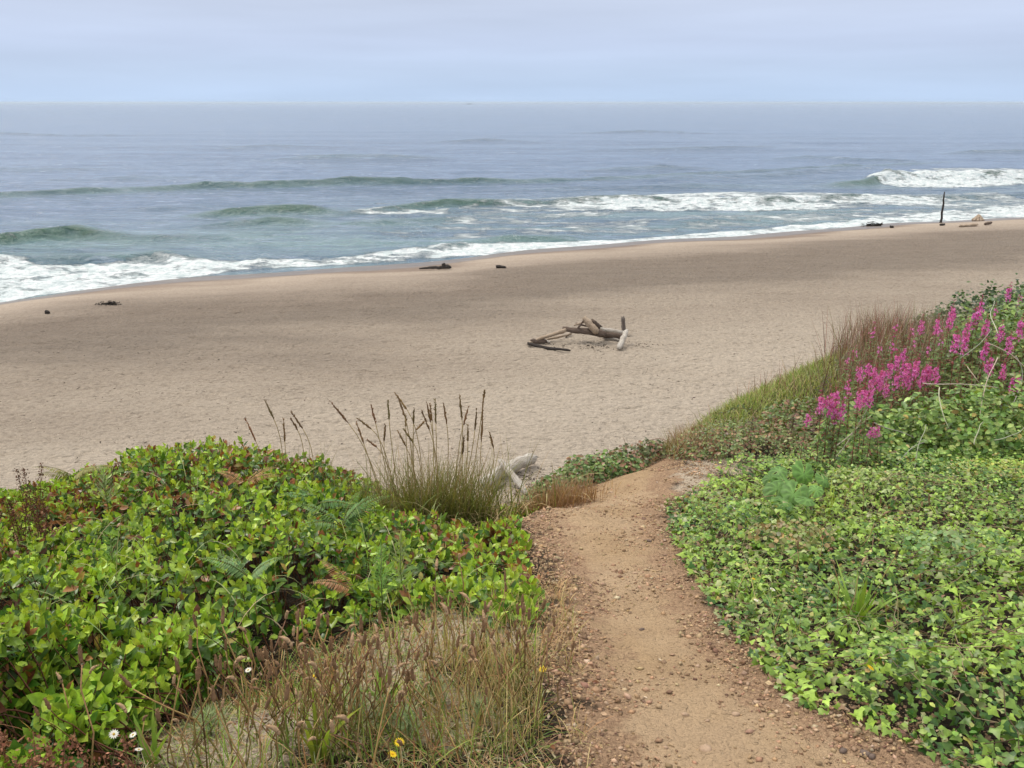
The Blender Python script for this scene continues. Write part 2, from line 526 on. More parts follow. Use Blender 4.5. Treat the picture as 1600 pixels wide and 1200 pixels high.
c = mixc(nt, mrange(nt, nf, .40, .62, 0, .5), c, mixc(nt, .5, c, (.07, .05, .038, 1)))
dimp_shade = mrange(nt, nff, .30, .44, .65, 0)
c = mixc(nt, dimp_shade, c, mixc(nt, .55, c, (.10, .08, .06, 1)))  # shade in the dimples painted into the sand colour
c = mixc(nt, mrange(nt, nm, .35, .7, 0, .25), c, mixc(nt, .5, c, (.55, .47, .38, 1)))
nt.links.new(c, p.inputs['Base Color'])
nt.links.new(mrange(nt, wetf, 0, 1, .95, .35), p.inputs['Roughness'])
p.inputs['Specular IOR Level'].default_value = .25
dry = mrange(nt, wet, 4, 14, 0, 1)
hh = math_(nt, 'ADD', math_(nt, 'MULTIPLY', nf, .45), nff)
hh = math_(nt, 'MULTIPLY', hh, dry)
nt.links.new(bump(nt, hh, 1.0, .36), p.inputs['Normal'])

# sea
M_sea, nt, p, out = material('sea_water')
pos = N(nt, 'ShaderNodeNewGeometry').outputs['Position']
foam = attr(nt, 'foam')
green = attr(nt, 'shallow')
mp = N(nt, 'ShaderNodeMapping', {'Vector': pos, 'Scale': (.45, 1.0, 1), 'Rotation': (0, 0, .12)}).outputs[0]
w1 = noise(nt, mp, .9, 5, .6)
w2 = noise(nt, mp, .07, 4, .55)
w3 = noise(nt, mp, 4.5, 3, .6)
mp2 = N(nt, 'ShaderNodeMapping', {'Vector': pos, 'Scale': (.12, 1.0, 1), 'Rotation': (0, 0, .10)}).outputs[0]
w4 = noise(nt, mp2, .016, 4, .6)
body_refl = mixc(nt, green, (.115, .18, .29, 1), (.16, .27, .25, 1))
body_refl = mixc(nt, mrange(nt, w4, .4, .62, 0, .6), body_refl, (.12, .175, .26, 1))
mp3 = N(nt, 'ShaderNodeMapping', {'Vector': pos, 'Scale': (.16, 1.0, 1), 'Rotation': (0, 0, .12)}).outputs[0]
w5 = noise(nt, mp3, .22, 5, .7)
body_refl = mixc(nt, mrange(nt, w5, .40, .56, .7, 0), body_refl, (.055, .105, .19, 1))  # dark streaks: weaker sky reflection painted into the water colour
w6 = noise(nt, N(nt, 'ShaderNodeMapping', {'Vector': pos, 'Scale': (.22, 1.0, 1), 'Rotation': (0, 0, .12)}).outputs[0], .9, 5, .75)
body_refl = mixc(nt, mrange(nt, w6, .52, .68, 0, .7), body_refl, (.28, .35, .48, 1))  # pale lavender streaks: sky reflection painted into the water colour
body_refl = mixc(nt, mrange(nt, w6, .30, .45, .5, 0), body_refl, (.045, .09, .15, 1))  # dark ripple streaks, painted reflection contrast as well
body_refl = mixc(nt, math_(nt, 'MULTIPLY', attr(nt, 'face'), mrange(nt, w1, .3, .7, .65, 1.0)), body_refl, (.022, .075, .042, 1))  # shoreward wave faces painted darker green, as if reflecting less sky
fn = noise(nt, N(nt, 'ShaderNodeMapping', {'Vector': pos, 'Scale': (.55, 1.0, 1), 'Rotation': (0, 0, .12)}).outputs[0], .55, 7, .72)
fd = math_(nt, 'ADD', foam, mrange(nt, fn, .25, .75, -.8, .8))
ff = mrange(nt, fd, .40, .84, 0, 1)
fc = mixc(nt, mrange(nt, noise(nt, pos, 1.6, 6, .75), .38, .62, 0, 1), (.70, .73, .75, 1), (.40, .48, .50, 1))
nt.links.new(mixc(nt, ff, body_refl, fc), p.inputs['Base Color'])
nt.links.new(mrange(nt, ff, 0, 1, .13, .75), p.inputs['Roughness'])
p.inputs['IOR'].default_value = 1.333
hgt = math_(nt, 'ADD', math_(nt, 'MULTIPLY', w1, .8), math_(nt, 'MULTIPLY', w3, .10))
hgt = math_(nt, 'ADD', hgt, math_(nt, 'MULTIPLY', w2, 2.2))
hgt = math_(nt, 'ADD', hgt, math_(nt, 'MULTIPLY', ff, .25))
nt.links.new(bump(nt, hgt, 1.0, 1.1), p.inputs['Normal'])

# ------------------------------------------------------------------ grids
def grid_obj(name, X, Y, Z, mat, attrs=None, keep=None):
    ny, nx = X.shape
    V = np.stack([X, Y, Z], -1).reshape(-1, 3)
    i = np.arange(ny - 1)[:, None] * nx + np.arange(nx - 1)[None]
    f = np.stack([i, i + 1, i + nx + 1, i + nx], -1).reshape(-1, 4)
    if keep is not None:
        f = f[keep.ravel()]
        used = np.unique(f)
        mp_ = np.full(len(V), -1); mp_[used] = np.arange(len(used))
        f = mp_[f]; V = V[used]
        attrs = {k: np.asarray(v).ravel()[used] for k, v in (attrs or {}).items()}
    return obj(name, mesh_np(name, V, [f], mat, attrs=attrs))

# sea: crest lines (pixel x, pixel y of crest), amplitude, width
rows = np.concatenate([np.arange(36, 60, .22), np.arange(60, 130, .3), np.geomspace(130, 420, 130), np.geomspace(440, 24000, 60)])
s = np.linspace(-1.15, 1.15, 440)
Yg = np.repeat(rows[:, None], len(s), 1)
Xg = s[None] * (Yg + 6)
def seaP(px, py): return atz(px, py, SEA)
Zg = np.full(Xg.shape, SEA)
shal = np.zeros(Xg.shape)
face = np.zeros(Xg.shape)
foamA = np.zeros(Xg.shape)
def crest(pts, front, back, green=.8):
    """pts: (px,py,amp) along the crest"""
    global Zg, shal, face
    w = np.array([seaP(a, b) for a, b, c in pts])
    amp = np.array([c for a, b, c in pts])
    yc = np.interp(Xg, w[:, 0], w[:, 1]) + .5 * (fbm(Xg * .12, Xg * 0 + 3, 3, len(pts)) - .5)
    A = np.interp(Xg, w[:, 0], amp, left=0, right=0)
    A = A * (.45 + 1.1 * fbm(Xg * .22, Yg * .1, 4, 77 + len(pts)))
    d = Yg - yc
    prof = np.where(d < 0, np.exp(-(d / front) ** 2), np.exp(-(d / back) ** 2))
    Zg = Zg + A * prof
    shal = np.maximum(shal, green * np.clip(A, 0, 1) ** .5 * np.exp(-(d / (front * 2.2)) ** 2))
    face = np.maximum(face, min(1, green + .2) * np.clip(A * 1.3, 0, 1) * np.exp(-((d + front * .5) / (front * 1.1)) ** 2))
crest([(-300, 318, .3), (0, 308, .55), (230, 299, .7), (330, 294, 1.0), (450, 292, .9), (560, 288, 1.1), (700, 287, .7), (820, 285, .5), (1000, 278, .4), (1200, 268, .3), (1320, 262, .4), (1500, 252, .1)], 1.15, 3.6, .55)
crest([(-400, 400, .6), (0, 381, .75), (60, 376, .95), (120, 371, 1.1), (165, 373, .75), (230, 374, .4), (330, 372, .25), (420, 370, 0)], 1.1, 3, 1)
crest([(270, 340, 0), (320, 337, .4), (400, 333, .7), (480, 332, .65), (540, 335, .3), (620, 328, .5), (700, 322, .7), (780, 320, .55), (900, 318, .6), (1000, 316, .7), (1200, 318, .7), (1330, 312, .6), (1500, 310, .3), (1700, 300, .2)], 1.2, 3.2, 1)
crest([(260, 358, 0), (340, 354, .35), (420, 350, .55), (470, 350, .5), (530, 352, .15), (600, 348, .35), (720, 343, .2), (800, 345, 0)], 1.0, 2.4, 1)
crest([(1270, 292, 0), (1350, 288, .7), (1385, 283, 1.4), (1450, 281, 1.3), (1600, 281, 1.1), (1800, 278, .9), (2100, 270, .5)], 1.5, 5, 1)
crest([(700, 382, 0), (790, 378, .35), (880, 374, .35), (920, 374, 0)], .8, 2, .9)
crest([(-200, 425, .4), (0, 410, .55), (100, 410, .5), (180, 407, .5), (240, 404, .75), (300, 408, .45), (420, 410, .25), (500, 402, .1), (700, 386, .2), (850, 376, 0)], .9, 2.2, .3)
for pts in ([(380, 251, 0), (470, 247, .5), (560, 246, .6), (640, 247, .5), (720, 248, 0)],
            [(880, 268, 0), (960, 266, .35), (1030, 263, .5), (1130, 263, 0)],
            [(1000, 283, 0), (1050, 279, .35), (1200, 275, .4), (1330, 264, .4), (1400, 262, 0)],
            [(1180, 250, 0), (1260, 246, .4), (1340, 250, .4), (1420, 252, .4), (1480, 253, 0)],
            [(1430, 242, 0), (1520, 237, .5), (1700, 236, .3)],
            [(-100, 205, .4), (100, 212, .4), (300, 210, 0)],
            [(640, 222, 0), (760, 219, .4), (860, 222, 0)],
            [(850, 209, 0), (1000, 206, .6), (1200, 210, 0)],
            [(0, 352, .15), (100, 350, .25), (200, 352, 0)], [(-200, 262, .25), (60, 266, .35), (260, 262, 0)], [(700, 298, 0), (860, 296, .3), (1100, 292, .35), (1240, 288, 0)], [(150, 330, 0), (260, 326, .3), (420, 322, 0)], [(900, 236, 0), (1100, 232, .45), (1300, 228, 0)], [(300, 232, 0), (420, 229, .4), (560, 231, 0)], [(1000, 350, 0), (1090, 346, .3), (1200, 342, 0)], [(40, 282, 0), (200, 279, .3), (420, 276, 0)],
            [(500, 378, 0), (560, 375, .2), (620, 378, 0)]):
    crest(pts, 1.8, 4, .15)
# long low swell further out
far = sstep(120, 220, Yg)
Zg += far * sstep(400, 240, Yg) * (.22 * np.sin(Yg * .16 + Xg * .018 + 4 * fbm(Xg * .008, Yg * .01, 3, 5)) * fbm(Xg * .012, Yg * .02, 3, 15) * 2)
Zg += sstep(46, 60, Yg) * sstep(300, 150, Yg) * .16 * (fbm(Xg * .22, Yg * .5, 4, 25) - .5)
Zg += sstep(46, 60, Yg) * sstep(260, 120, Yg) * .16 * (fbm(Xg * .6, Yg * 1.2, 3, 35) - .5)
ysh = yshore(Xg)
off = Yg - ysh
shal = np.maximum(shal, sstep(62, 10, off) * .75)
def foam_band(pts, soft=1.0):
    """pts: (px, py_far, py_near, density)"""
    global foamA
    hi = np.array([seaP(a, b) for a, b, c, d in pts]); lo = np.array([seaP(a, c) for a, b, c, d in pts])
    de = np.array([d for *_, d in pts])
    yh = np.interp(Xg, hi[:, 0], hi[:, 1]); yl = np.interp(Xg, lo[:, 0], lo[:, 1])
    D = np.interp(Xg, lo[:, 0], de, left=0, right=0)
    m = sstep(-soft, soft, Yg - yl) * sstep(-soft, soft, yh - Yg)
    foamA = np.maximum(foamA, D * m)
foam_band([(-500, 440, 560, .9), (-100, 415, 500, .95), (0, 406, 476, .92), (60, 414, 462, .9), (130, 415, 455, .95), (200, 409, 450, .93), (250, 404, 443, 1), (300, 408, 434, .95), (360, 411, 424, .95), (420, 410, 420, .9), (560, 400, 413, .95), (700, 384, 404, .95), (760, 382, 399, 1), (850, 380, 393, 1), (1000, 372, 382, 1), (1100, 364, 375, 1), (1300, 348, 360, 1), (1450, 333, 351, .95), (1600, 320, 343, .95), (2000, 300, 318, .8)], .7)
foam_band([(520, 332, 336, .2), (560, 330, 335, .75), (680, 328, 334, .72), (700, 326, 336, .4)], .5)
foam_band([(690, 330, 356, .2), (720, 325, 352, .52), (820, 312, 350, .58), (900, 306, 340, .62), (1000, 304, 331, .78), (1150, 300, 330, .85), (1280, 300, 328, .8), (1400, 305, 322, .68), (1500, 303, 326, .62), (1700, 297, 330, .62)], 1.0)
foam_band([(860, 318, 330, .2), (960, 317, 329, .93), (1080, 318, 330, .97), (1200, 320, 330, .97), (1260, 314, 327, .9), (1340, 313, 320, .9), (1480, 310, 318, .85), (1560, 305, 316, .5)], .6)
foam_band([(1385, 281, 290, .3), (1400, 280, 292, .95), (1460, 276, 293, 1.0), (1540, 276, 292, 1.0), (1600, 276, 288, .95), (1900, 272, 284, .9)], .7)
foam_band([(1440, 264, 275, .1), (1500, 262, 274, .6), (1600, 264, 275, .62), (1900, 262, 275, .6)], 1)
foam_band([(560, 352, 378, .2), (700, 350, 376, .42), (900, 345, 372, .45), (1100, 338, 362, .45), (1300, 328, 352, .5), (1480, 322, 345, .62), (1600, 315, 335, .66), (1800, 310, 325, .6)], 1.5)
foamA = np.maximum(foamA, .0)
Zg += sstep(.6, 1, foamA) * sstep(-2, 4, off) * (.60 * (fbm(Xg * .9, Yg * 1.1, 4, 91) - .38))
Zg = np.where(off < 3, SEA + (Zg - SEA) * sstep(-.6, 3, off), Zg)
grid_obj('sea', Xg, Yg, Zg, M_sea, {'foam': foamA, 'shallow': shal, 'face': face})['kind'] = 'structure'

# beach
rows = np.concatenate([np.arange(9, 36, .10), np.arange(36, 60, .18), np.arange(60, 104, .5), np.arange(104, 180, 4)])
s = np.linspace(-1.0, 1.05, 360)
Yb = np.repeat(rows[:, None], len(s), 1)
Xb = s[None] * (Yb + 4)
grid_obj('beach_sand', Xb, Yb, beach_z(Xb, Yb), M_sand, {'shore_distance': yshore(Xb) - Yb})['kind'] = 'structure'

# bluff + path
xs = np.concatenate([np.linspace(-16, -5, 30)[:-1], np.linspace(-5, -.3, 80)[:-1], np.arange(-.3, 2.2, .026), np.linspace(2.2, 8, 90)[1:], np.linspace(8, 26, 45)[1:]])
ys = np.concatenate([np.linspace(-5, 1.2, 24)[:-1], np.arange(1.2, 7.2, .03), np.linspace(7.2, 14, 70), np.linspace(14, 28, 50)[1:]])
Xt, Yt = np.meshgrid(xs, ys)
Zt = ground(Xt, Yt)
sd = path_sd(Xt, Yt)
pathness = np.clip(.5 + sd / .5 * .5, 0, 1)
blob = [(1075, 765, .16), (1095, 752, .2), (1070, 745, .2), (1130, 730, .25), (650, 1010, .30), (560, 1070, .34), (480, 1130, .30), (380, 1170, .25), (760, 1000, .22), (420, 1110, .25), (310, 1150, .16), (700, 1120, .2), (1110, 722, .28), (1085, 735, .2)]
silv = np.zeros(Xt.shape)
for bx, by, br in blob:
    q = hit(bx, by)
    silv = np.maximum(silv, np.exp(-((Xt - q[0]) ** 2 + (Yt - q[1]) ** 2) / br ** 2))
fcx = .25 * (sd[:-1, :-1] + sd[1:, :-1] + sd[:-1, 1:] + sd[1:, 1:])
keep = fcx > 0
grid_obj('dirt_path', Xt, Yt, Zt, M_soil, {'pathness': pathness, 'silver': silv}, keep)['kind'] = 'structure'
grid_obj('bluff_ground', Xt, Yt, Zt, M_soil, {'pathness': pathness, 'silver': silv}, ~keep)['kind'] = 'structure'

# ------------------------------------------------------------------ path crumbs and stones
def icos():
    t = (1 + 5 ** .5) / 2
    V = np.array([(-1, t, 0), (1, t, 0), (-1, -t, 0), (1, -t, 0), (0, -1, t), (0, 1, t), (0, -1, -t), (0, 1, -t), (t, 0, -1), (t, 0, 1), (-t, 0, -1), (-t, 0, 1)]) / 1.9
    F = np.array([(0, 11, 5), (0, 5, 1), (0, 1, 7), (0, 7, 10), (0, 10, 11), (1, 5, 9), (5, 11, 4), (11, 10, 2), (10, 7, 6), (7, 1, 8), (3, 9, 4), (3, 4, 2), (3, 2, 6), (3, 6, 8), (3, 8, 9), (4, 9, 5), (2, 4, 11), (6, 2, 10), (8, 6, 7), (9, 8, 1)])
    return V, F
T_octa = (np.array([(1, 0, 0), (0, 1, 0), (-1, 0, 0), (0, -1, 0), (.1, .1, .8), (0, 0, -.8)], float), [np.array([(0, 1, 4), (1, 2, 4), (2, 3, 4), (3, 0, 4), (1, 0, 5), (2, 1, 5), (3, 2, 5), (0, 3, 5)])])
n = 150000
x = rng.uniform(-.6, 2.4, n); y = 1.3 + 6 * rng.uniform(0, 1, n) ** 1.3
sdd = path_sd(x, y)
clump = fbm(x * 5, y * 5, 3, 33)
pr = np.where(sdd > 0, np.exp(-sdd / .17) * .9 + .03, np.exp(sdd / .22) * .8) * sstep(.3, .6, clump) * 1.5
k = rng.uniform(0, 1, n) < pr
x, y = x[k], y[k]
n = len(x)
sz = rng.lognormal(math.log(.0046), .5, n).clip(.002, .017)
d = rng.normal(0, 1, (n, 3)); d[:, 2] *= .3
R = frames(d, np.tile([0, 0, 1.], (n, 1)) + rng.normal(0, .3, (n, 3)))
P_ = np.stack([x, y, ground(x, y) + sz * .2], -1)
S_ = sz[:, None] * rng.uniform([.8, .6, .4], [1.6, 1.2, .9], (n, 3))
V, P, T = cloud(T_octa, P_, R, S_, pick([(.39, .26, .16), (.46, .32, .20), (.22, .14, .09), (.52, .40, .28)], [5, 3, 3, .3], n))
tag(obj('soil_crumbs', mesh_np('soil_crumbs', V, P, M_dry, T, smooth=False)), 'loose crumbs of brown soil and grit strewn along both edges of the dirt path', 'soil crumbs', kind='stuff')

IV, IF = icos()
stone_px = [(1103, 1172, 22), (1070, 1118, 13), (1318, 1176, 15), (1352, 1180, 17), (1362, 1184, 12), (1040, 1168, 8), (1105, 1128, 8), (1003, 984, 11), (992, 896, 9), (1014, 846, 10), (947, 1100, 9), (970, 1170, 10), (1035, 1062, 8), (1150, 1118, 14), (1395, 1148, 12), (905, 1190, 12), (1090, 1042, 8), (918, 1116, 8), (1180, 1100, 12), (1205, 1118, 10), (1240, 1140, 10), (955, 770, 7)]
stone_lab = ['largest flat tan stone on the bottom middle of the path', 'small tan stone left above the largest flat path stone', 'dark slaty chip on the path near the bottom right', 'flat dark chip beside another at the bottom right of the path', 'right hand one of two touching dark chips at the path bottom']
for i, (a, b, w) in enumerate(stone_px):
    q = hit(a, b, ground, 1.2, 9)
    r_ = w / FX * math.dist(q, (0, 0, EYE)) * .5
    rr = np.random.default_rng(i)
    V = IV * (1 + rr.normal(0, .12, (12, 1))) * [r_, r_ * rr.uniform(.6, .9), r_ * rr.uniform(.35, .55)]
    dark = i in (2, 3, 4, 7, 9)
    c = (.16, .12, .10) if dark else (.42, .30, .21)
    o = obj('stone', mesh_np('stone', V, [IF], M_dry, np.tile(np.array(c), (12, 1)), smooth=False), loc=q + [0, 0, r_ * .12])
    o.rotation_euler = (rr.uniform(-.2, .2), rr.uniform(-.2, .2), rr.uniform(-.5, .5))
    far_ = 'upper' if b < 950 else 'middle' if b < 1090 else 'lower'
    side = 'left side' if path_sd(q[0], q[1]) < .22 and q[0] < .6 else 'ivy side' if path_sd(q[0], q[1]) < .25 else 'middle'
    tag(o, stone_lab[i] if i < 5 else f"{'dark clod of earth' if dark else 'small tan stone'} about {'a thumb' if w > 9 else 'a fingertip'} wide on the {side} of the {far_} path", 'stone', 'stones on the dirt path')

# ------------------------------------------------------------------ leaf-bearing masses
def visible_order(P_, lo=(0, 0), hi=(1600, 1200)):
    px, py, f = proj(P_)
    ok = (px > lo[0]) & (px < hi[0]) & (py > lo[1]) & (py < hi[1]) & (f > 0)
    return np.where(ok, f, 1e9)
def leafy_part(root, tmpl, Pz, R, sz, col, mat, top, name='leaf', stuff='foliage', nmax=300, variants=10):
    """the nmax nearest outer leaves become parts, the rest one stuff part"""
    o0 = np.array(root.location)
    key = visible_order(Pz) + np.where(top, 0, 1e6)
    idx = np.argsort(key)[:nmax]
    idx = idx[key[idx] < 1e6]
    mask = np.ones(len(Pz), bool); mask[idx] = False
    V, P, T = cloud(tmpl, Pz[mask] - o0, R[mask], sz[mask], col[mask])
    st = obj(stuff, mesh_np(stuff, V, P, mat, T), root); st['kind'] = 'stuff'
    # palette of meshes shared by leaves of like colour
    if len(idx):
        cs = col[idx]
        pal = cs[rng.choice(len(cs), variants, replace=False)]
        mes = [mesh_np(name, tmpl[0], tmpl[1], mat, np.tile(c, (len(tmpl[0]), 1))) for c in pal]
        for i in idx:
            j = int(np.argmin(((pal - col[i]) ** 2).sum(1)))
            o = obj(name, mes[j], root)
            m = Matrix(R[i].tolist()).to_4x4()
            s3 = sz[i] if np.ndim(sz[i]) else (sz[i],) * 3
            m = Matrix.Translation((Pz[i] - o0).tolist()) @ m @ Matrix.Diagonal((*[float(q) for q in np.atleast_1d(s3)][:3], 1)) if np.ndim(s3) or len(s3) == 3 else m
            o.matrix_basis = m

# salal
dry_edge = np.array([hit(*q, y0=.6)[:2] for q in [(-300, 1750), (-60, 1500), (120, 1290), (215, 1150), (290, 1085), (420, 1045), (520, 1000), (640, 985), (760, 990), (860, 1030)]])
dry_edge = np.concatenate([[(-3, .6), (-1.5, .9), (-1.2, 1.5), (-1.05, 1.9)], dry_edge[4:]])
dry_edge = dry_edge[np.argsort(dry_edge[:, 0])]
def dry_sd(x, y):            # >0 on the salal side of the bare ground
    return y - np.interp(x, dry_edge[:, 0], dry_edge[:, 1]) + .12 * (fbm(x * 4, y * 4, 2, 12) - .5)
def salal_h(x, y):
    e = xL(y) - x
    h = .07 + .25 * sstep(.05, .9, e) * (.25 + .75 * sstep(.0, .75, dry_sd(x, y)))
    h = h * (.62 + .75 * fbm(x * 1.5 + 3, y * 1.5, 3, 101))
    h = h * (1 - .55 * sstep(.42, .62, -x / np.maximum(y, .5)) * sstep(2.8, 3.6, y)) * (1 + .5 * (fbm(x * 4, y * 4, 2, 117) - .5))
    h = h * (1 - .6 * sstep(-1.5, -.5, x) * sstep(4.3, 5.0, y))
    return h
def salal_sprigs(x, y, per=7, big=1.0, warm=.25):
    n = len(x)
    h = salal_h(x, y) * np.where(rng.uniform(0, 1, n) < .3, rng.uniform(.35, .8, n), rng.uniform(.82, 1.1, n))
    base = np.stack([x, y, ground(x, y) + h], -1)
    axis = np.stack([rng.normal(0, .55, n), rng.normal(-.25, .5, n), np.ones(n)], -1)
    axis /= np.linalg.norm(axis, axis=1, keepdims=True)
    tone = fbm(x * 2.2, y * 2.2, 3, 111)
    L = []
    ph = rng.uniform(0, 6.28, n)
    red = rng.uniform(0, 1, n) < warm * sstep(.42, .62, fbm(x * 1.1 + 9, y * 1.1, 2, 121)) + .5 * sstep(3.4, 4.6, y) * sstep(.4, .55, fbm(x * 2.2, y * 2.2, 2, 122))
    for i in range(per):
        f = i / (per - 1)             # 0 top, 1 low
        th = np.radians(18 + 58 * f) + rng.normal(0, .16, n)
        az = ph + i * 2.4 + rng.normal(0, .25, n)
        ref = np.tile([1., 0, 0], (n, 1))
        a1 = np.cross(axis, ref); a1 /= np.linalg.norm(a1, axis=1, keepdims=True)
        a2 = np.cross(axis, a1)
        r_ = a1 * np.cos(az)[:, None] + a2 * np.sin(az)[:, None]
        d = axis * np.cos(th)[:, None] + r_ * np.sin(th)[:, None]
        nn = axis * np.sin(th)[:, None] - r_ * np.cos(th)[:, None]
        pos = base - axis * (.11 * f * big)
        sz = (.036 + .024 * min(1, f * 2.2)) * big * rng.uniform(.75, 1.2, n)
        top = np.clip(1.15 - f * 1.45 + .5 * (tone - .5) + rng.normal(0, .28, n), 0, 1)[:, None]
        c = np.array([.060, .140, .016]) * (1 - top) + np.array([.38, .53, .06]) * top  # paler new growth on top; low leaves also darkened as painted shade
        c = c * (1 + rng.normal(0, .12, (n, 1))) * (1 + rng.normal(0, .06, (n, 3)))
        rr = (rng.uniform(0, 1, n) < .05) | (red & (rng.uniform(0, 1, n) < .45))
        c[rr] = pick([(.28, .11, .04), (.17, .065, .035), (.36, .17, .07), (.30, .22, .05)], [3, 3, 2, 2], int(rr.sum()))
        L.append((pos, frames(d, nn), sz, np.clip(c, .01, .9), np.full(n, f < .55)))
    return [np.concatenate([l[k] for l in L]) for k in range(5)]
def scatter(n, x0, x1, y0, y1, test, pw=1.0):
    x = rng.uniform(x0, x1, n); y = y0 + (y1 - y0) * rng.uniform(0, 1, n) ** pw
    k = test(x, y)
    return x[k], y[k]
def in_salal(x, y):
    return (xL(y) - x > .05 + .06 * fbm(x * 5, y * 5, 2, 7)) & (dry_sd(x, y) > 0) & (y > 1.35)
gaps = lambda x, y: fbm(x * 2.6 + 7, y * 2.6, 3, 131)
OV = T_oval(.58, .10, .12)
xx, yy = scatter(15500, -6, .2, 1.1, 9.5, lambda x, y: in_salal(x, y) & (np.abs(x) < y * .75 + 1.2) & ((gaps(x, y) > .24) | (y > 5.6)), 1.25)
xn, yn = scatter(3800, -3.2, -.75, 1.35, 2.7, in_salal)
xx = np.concatenate([xx, xn]); yy = np.concatenate([yy, yn])
near = (yy < 2.75 + .2 * np.sin(xx * 3)) & (xx < -.95)
low = (yy < 3.3) & (xx > -.5)
sets = [(~near & ~low, 'salal_shrub', 'broad mound of glossy green salal covering the bluff left of the path', 1.0),
        (near, 'salal_shrub', 'nearest clump of large leaved pale green salal at the lower left corner', .95),
        (low, 'salal_shrub', 'low salal clump edging the left side of the path beside the dried plantain', 1.0)]
for m_, nm, lab, big in sets:
    x, y = xx[m_], yy[m_]
    c0 = (float(x.mean()), float(y.mean())); c0 = (*c0, float(ground(*np.array([[c0[0]], [c0[1]]]))[0]))
    root = thing(nm, lab, 'shrub', c0, 'salal clumps on the bluff')
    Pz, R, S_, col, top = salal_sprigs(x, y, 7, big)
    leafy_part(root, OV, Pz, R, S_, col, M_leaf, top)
    # woody stems
    n = len(x) // 2
    k = rng.choice(len(x), n, replace=False)
    b0 = np.stack([x[k], y[k], ground(x[k], y[k])], -1); top_ = b0.copy(); top_[:, 2] += salal_h(x[k], y[k])
    b0[:, :2] += rng.normal(0, .08, (n, 2))
    t = np.linspace(0, 1, 4)[None, :, None]
    pa_ = b0[:, None] * (1 - t) + top_[:, None] * t + rng.normal(0, .012, (n, 4, 3))
    V, P, T = tubes(pa_ - np.array(c0), np.tile([.0035, .003, .0025, .0018], (n, 1)), 3, jit((.16, .075, .045), n), False)
    o = obj('stems', mesh_np('stems', V, P, M_dry, T), root); o['kind'] = 'stuff'

# ivy
ivy_line = np.array([hit(*q)[:2] for q in [(1065, 790), (1130, 765), (1200, 745), (1300, 742), (1400, 722), (1500, 712), (1600, 700), (1800, 690)]])
def y_ivy(x): return np.interp(x, ivy_line[:, 0], ivy_line[:, 1])
def ivy_h(x, y):
    e = x - xR(y)
    return (.03 + .14 * sstep(0, .35, e)) * (.3 + 1.4 * fbm(x * 3.4, y * 3.4, 3, 141)) + .05 * sstep(.3, 1.5, e)
IVT = T_ivy()
x, y = scatter(92000, .2, 6.8, .9, 7.2, lambda x, y: (x - xR(y) > -.02 - .05 * fbm(x * 6, y * 6, 2, 8)) & (y < y_ivy(x) + .1) & (x < y * .72 + 1.0), 1.15)
n = len(x)
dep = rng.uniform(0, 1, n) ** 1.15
z = ground(x, y) + ivy_h(x, y) * (1 - dep * .8) + rng.normal(0, .006, n)
eps = .03
sx = (ivy_h(x + eps, y) + ground(x + eps, y) - ivy_h(x, y) - ground(x, y)) / eps
sy = (ivy_h(x, y + eps) + ground(x, y + eps) - ivy_h(x, y) - ground(x, y)) / eps
nn = np.stack([-sx, -sy - .25, np.ones(n)], -1)
nn /= np.linalg.norm(nn, axis=1, keepdims=True)
nn += rng.normal(0, .42, (n, 3))
az = rng.uniform(0, 2 * PI, n)
d = np.stack([np.cos(az), np.sin(az) - .35, rng.normal(-.15, .3, n)], -1)
patch = fbm(x * 1.4, y * 1.4, 3, 151)[:, None]
t1 = np.clip(patch * 2.2 - .5 + .28 * (y < 2.9)[:, None] + rng.normal(0, .38, (n, 1)) - dep[:, None] * .4, 0, 1)  # tone drops with depth: shade inside the ivy painted into leaf colour
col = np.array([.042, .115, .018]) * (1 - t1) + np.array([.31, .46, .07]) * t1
g = rng.uniform(0, 1, n)
col[g < .12] = pick([(.26, .31, .12), (.34, .38, .16)], [1, 1], int((g < .12).sum()))
col[g > .972] = pick([(.33, .24, .07), (.22, .13, .07), (.40, .36, .10)], [1, 1, 1], int((g > .972).sum()))
col = np.clip(col * (1 + rng.normal(0, .15, (n, 1))), .01, 1)
szs = rng.uniform(.014, .046, n) * (1 - .25 * sstep(.3, 1.5, x - xR(y)) * rng.uniform(0, 1, n))
keepn = rng.uniform(0, 1, n) < np.clip(.45 + 1.1 / (y * .5), 0, 1)
k = keepn
root = thing('ivy_patch', 'dense carpet of lobed green ivy leaves on the bank right of the path', 'ivy', (1.9, 3, float(ground(np.array([1.9]), np.array([3.]))[0])))
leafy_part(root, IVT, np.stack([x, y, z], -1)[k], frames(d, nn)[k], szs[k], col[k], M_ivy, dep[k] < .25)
print('ivy leaves', k.sum())
# other small leaved weeds growing through the ivy, and dead leaves under it
x, y = scatter(26000, .3, 6.5, 1.5, 7.0, lambda x, y: (x - xR(y) > .02) & (y < y_ivy(x) + .15) & (x < y * .70 + .8) & (fbm(x * 1.9 + 4, y * 1.9, 3, 156) > .47))
n = len(x)
nn = rng.normal(0, .4, (n, 3)) + [0, -.25, 1]
d = rng.normal(0, 1, (n, 3)); d[:, 2] *= .35
V, P, T = cloud(T_oval(.75, .05, .08), np.stack([x, y, ground(x, y) + ivy_h(x, y) * rng.uniform(.7, 1.12, n) + .01], -1), frames(d, nn), rng.uniform(.011, .026, n), pick([(.20, .36, .06), (.32, .46, .10), (.12, .25, .045), (.40, .44, .12), (.36, .25, .10)], [4, 3, 3, 1, .5], n))
tag(obj('small_weeds', mesh_np('small_weeds', V, P, M_ivy, T)), 'small leaved green weeds growing in patches through the ivy bank', 'weeds', kind='stuff')
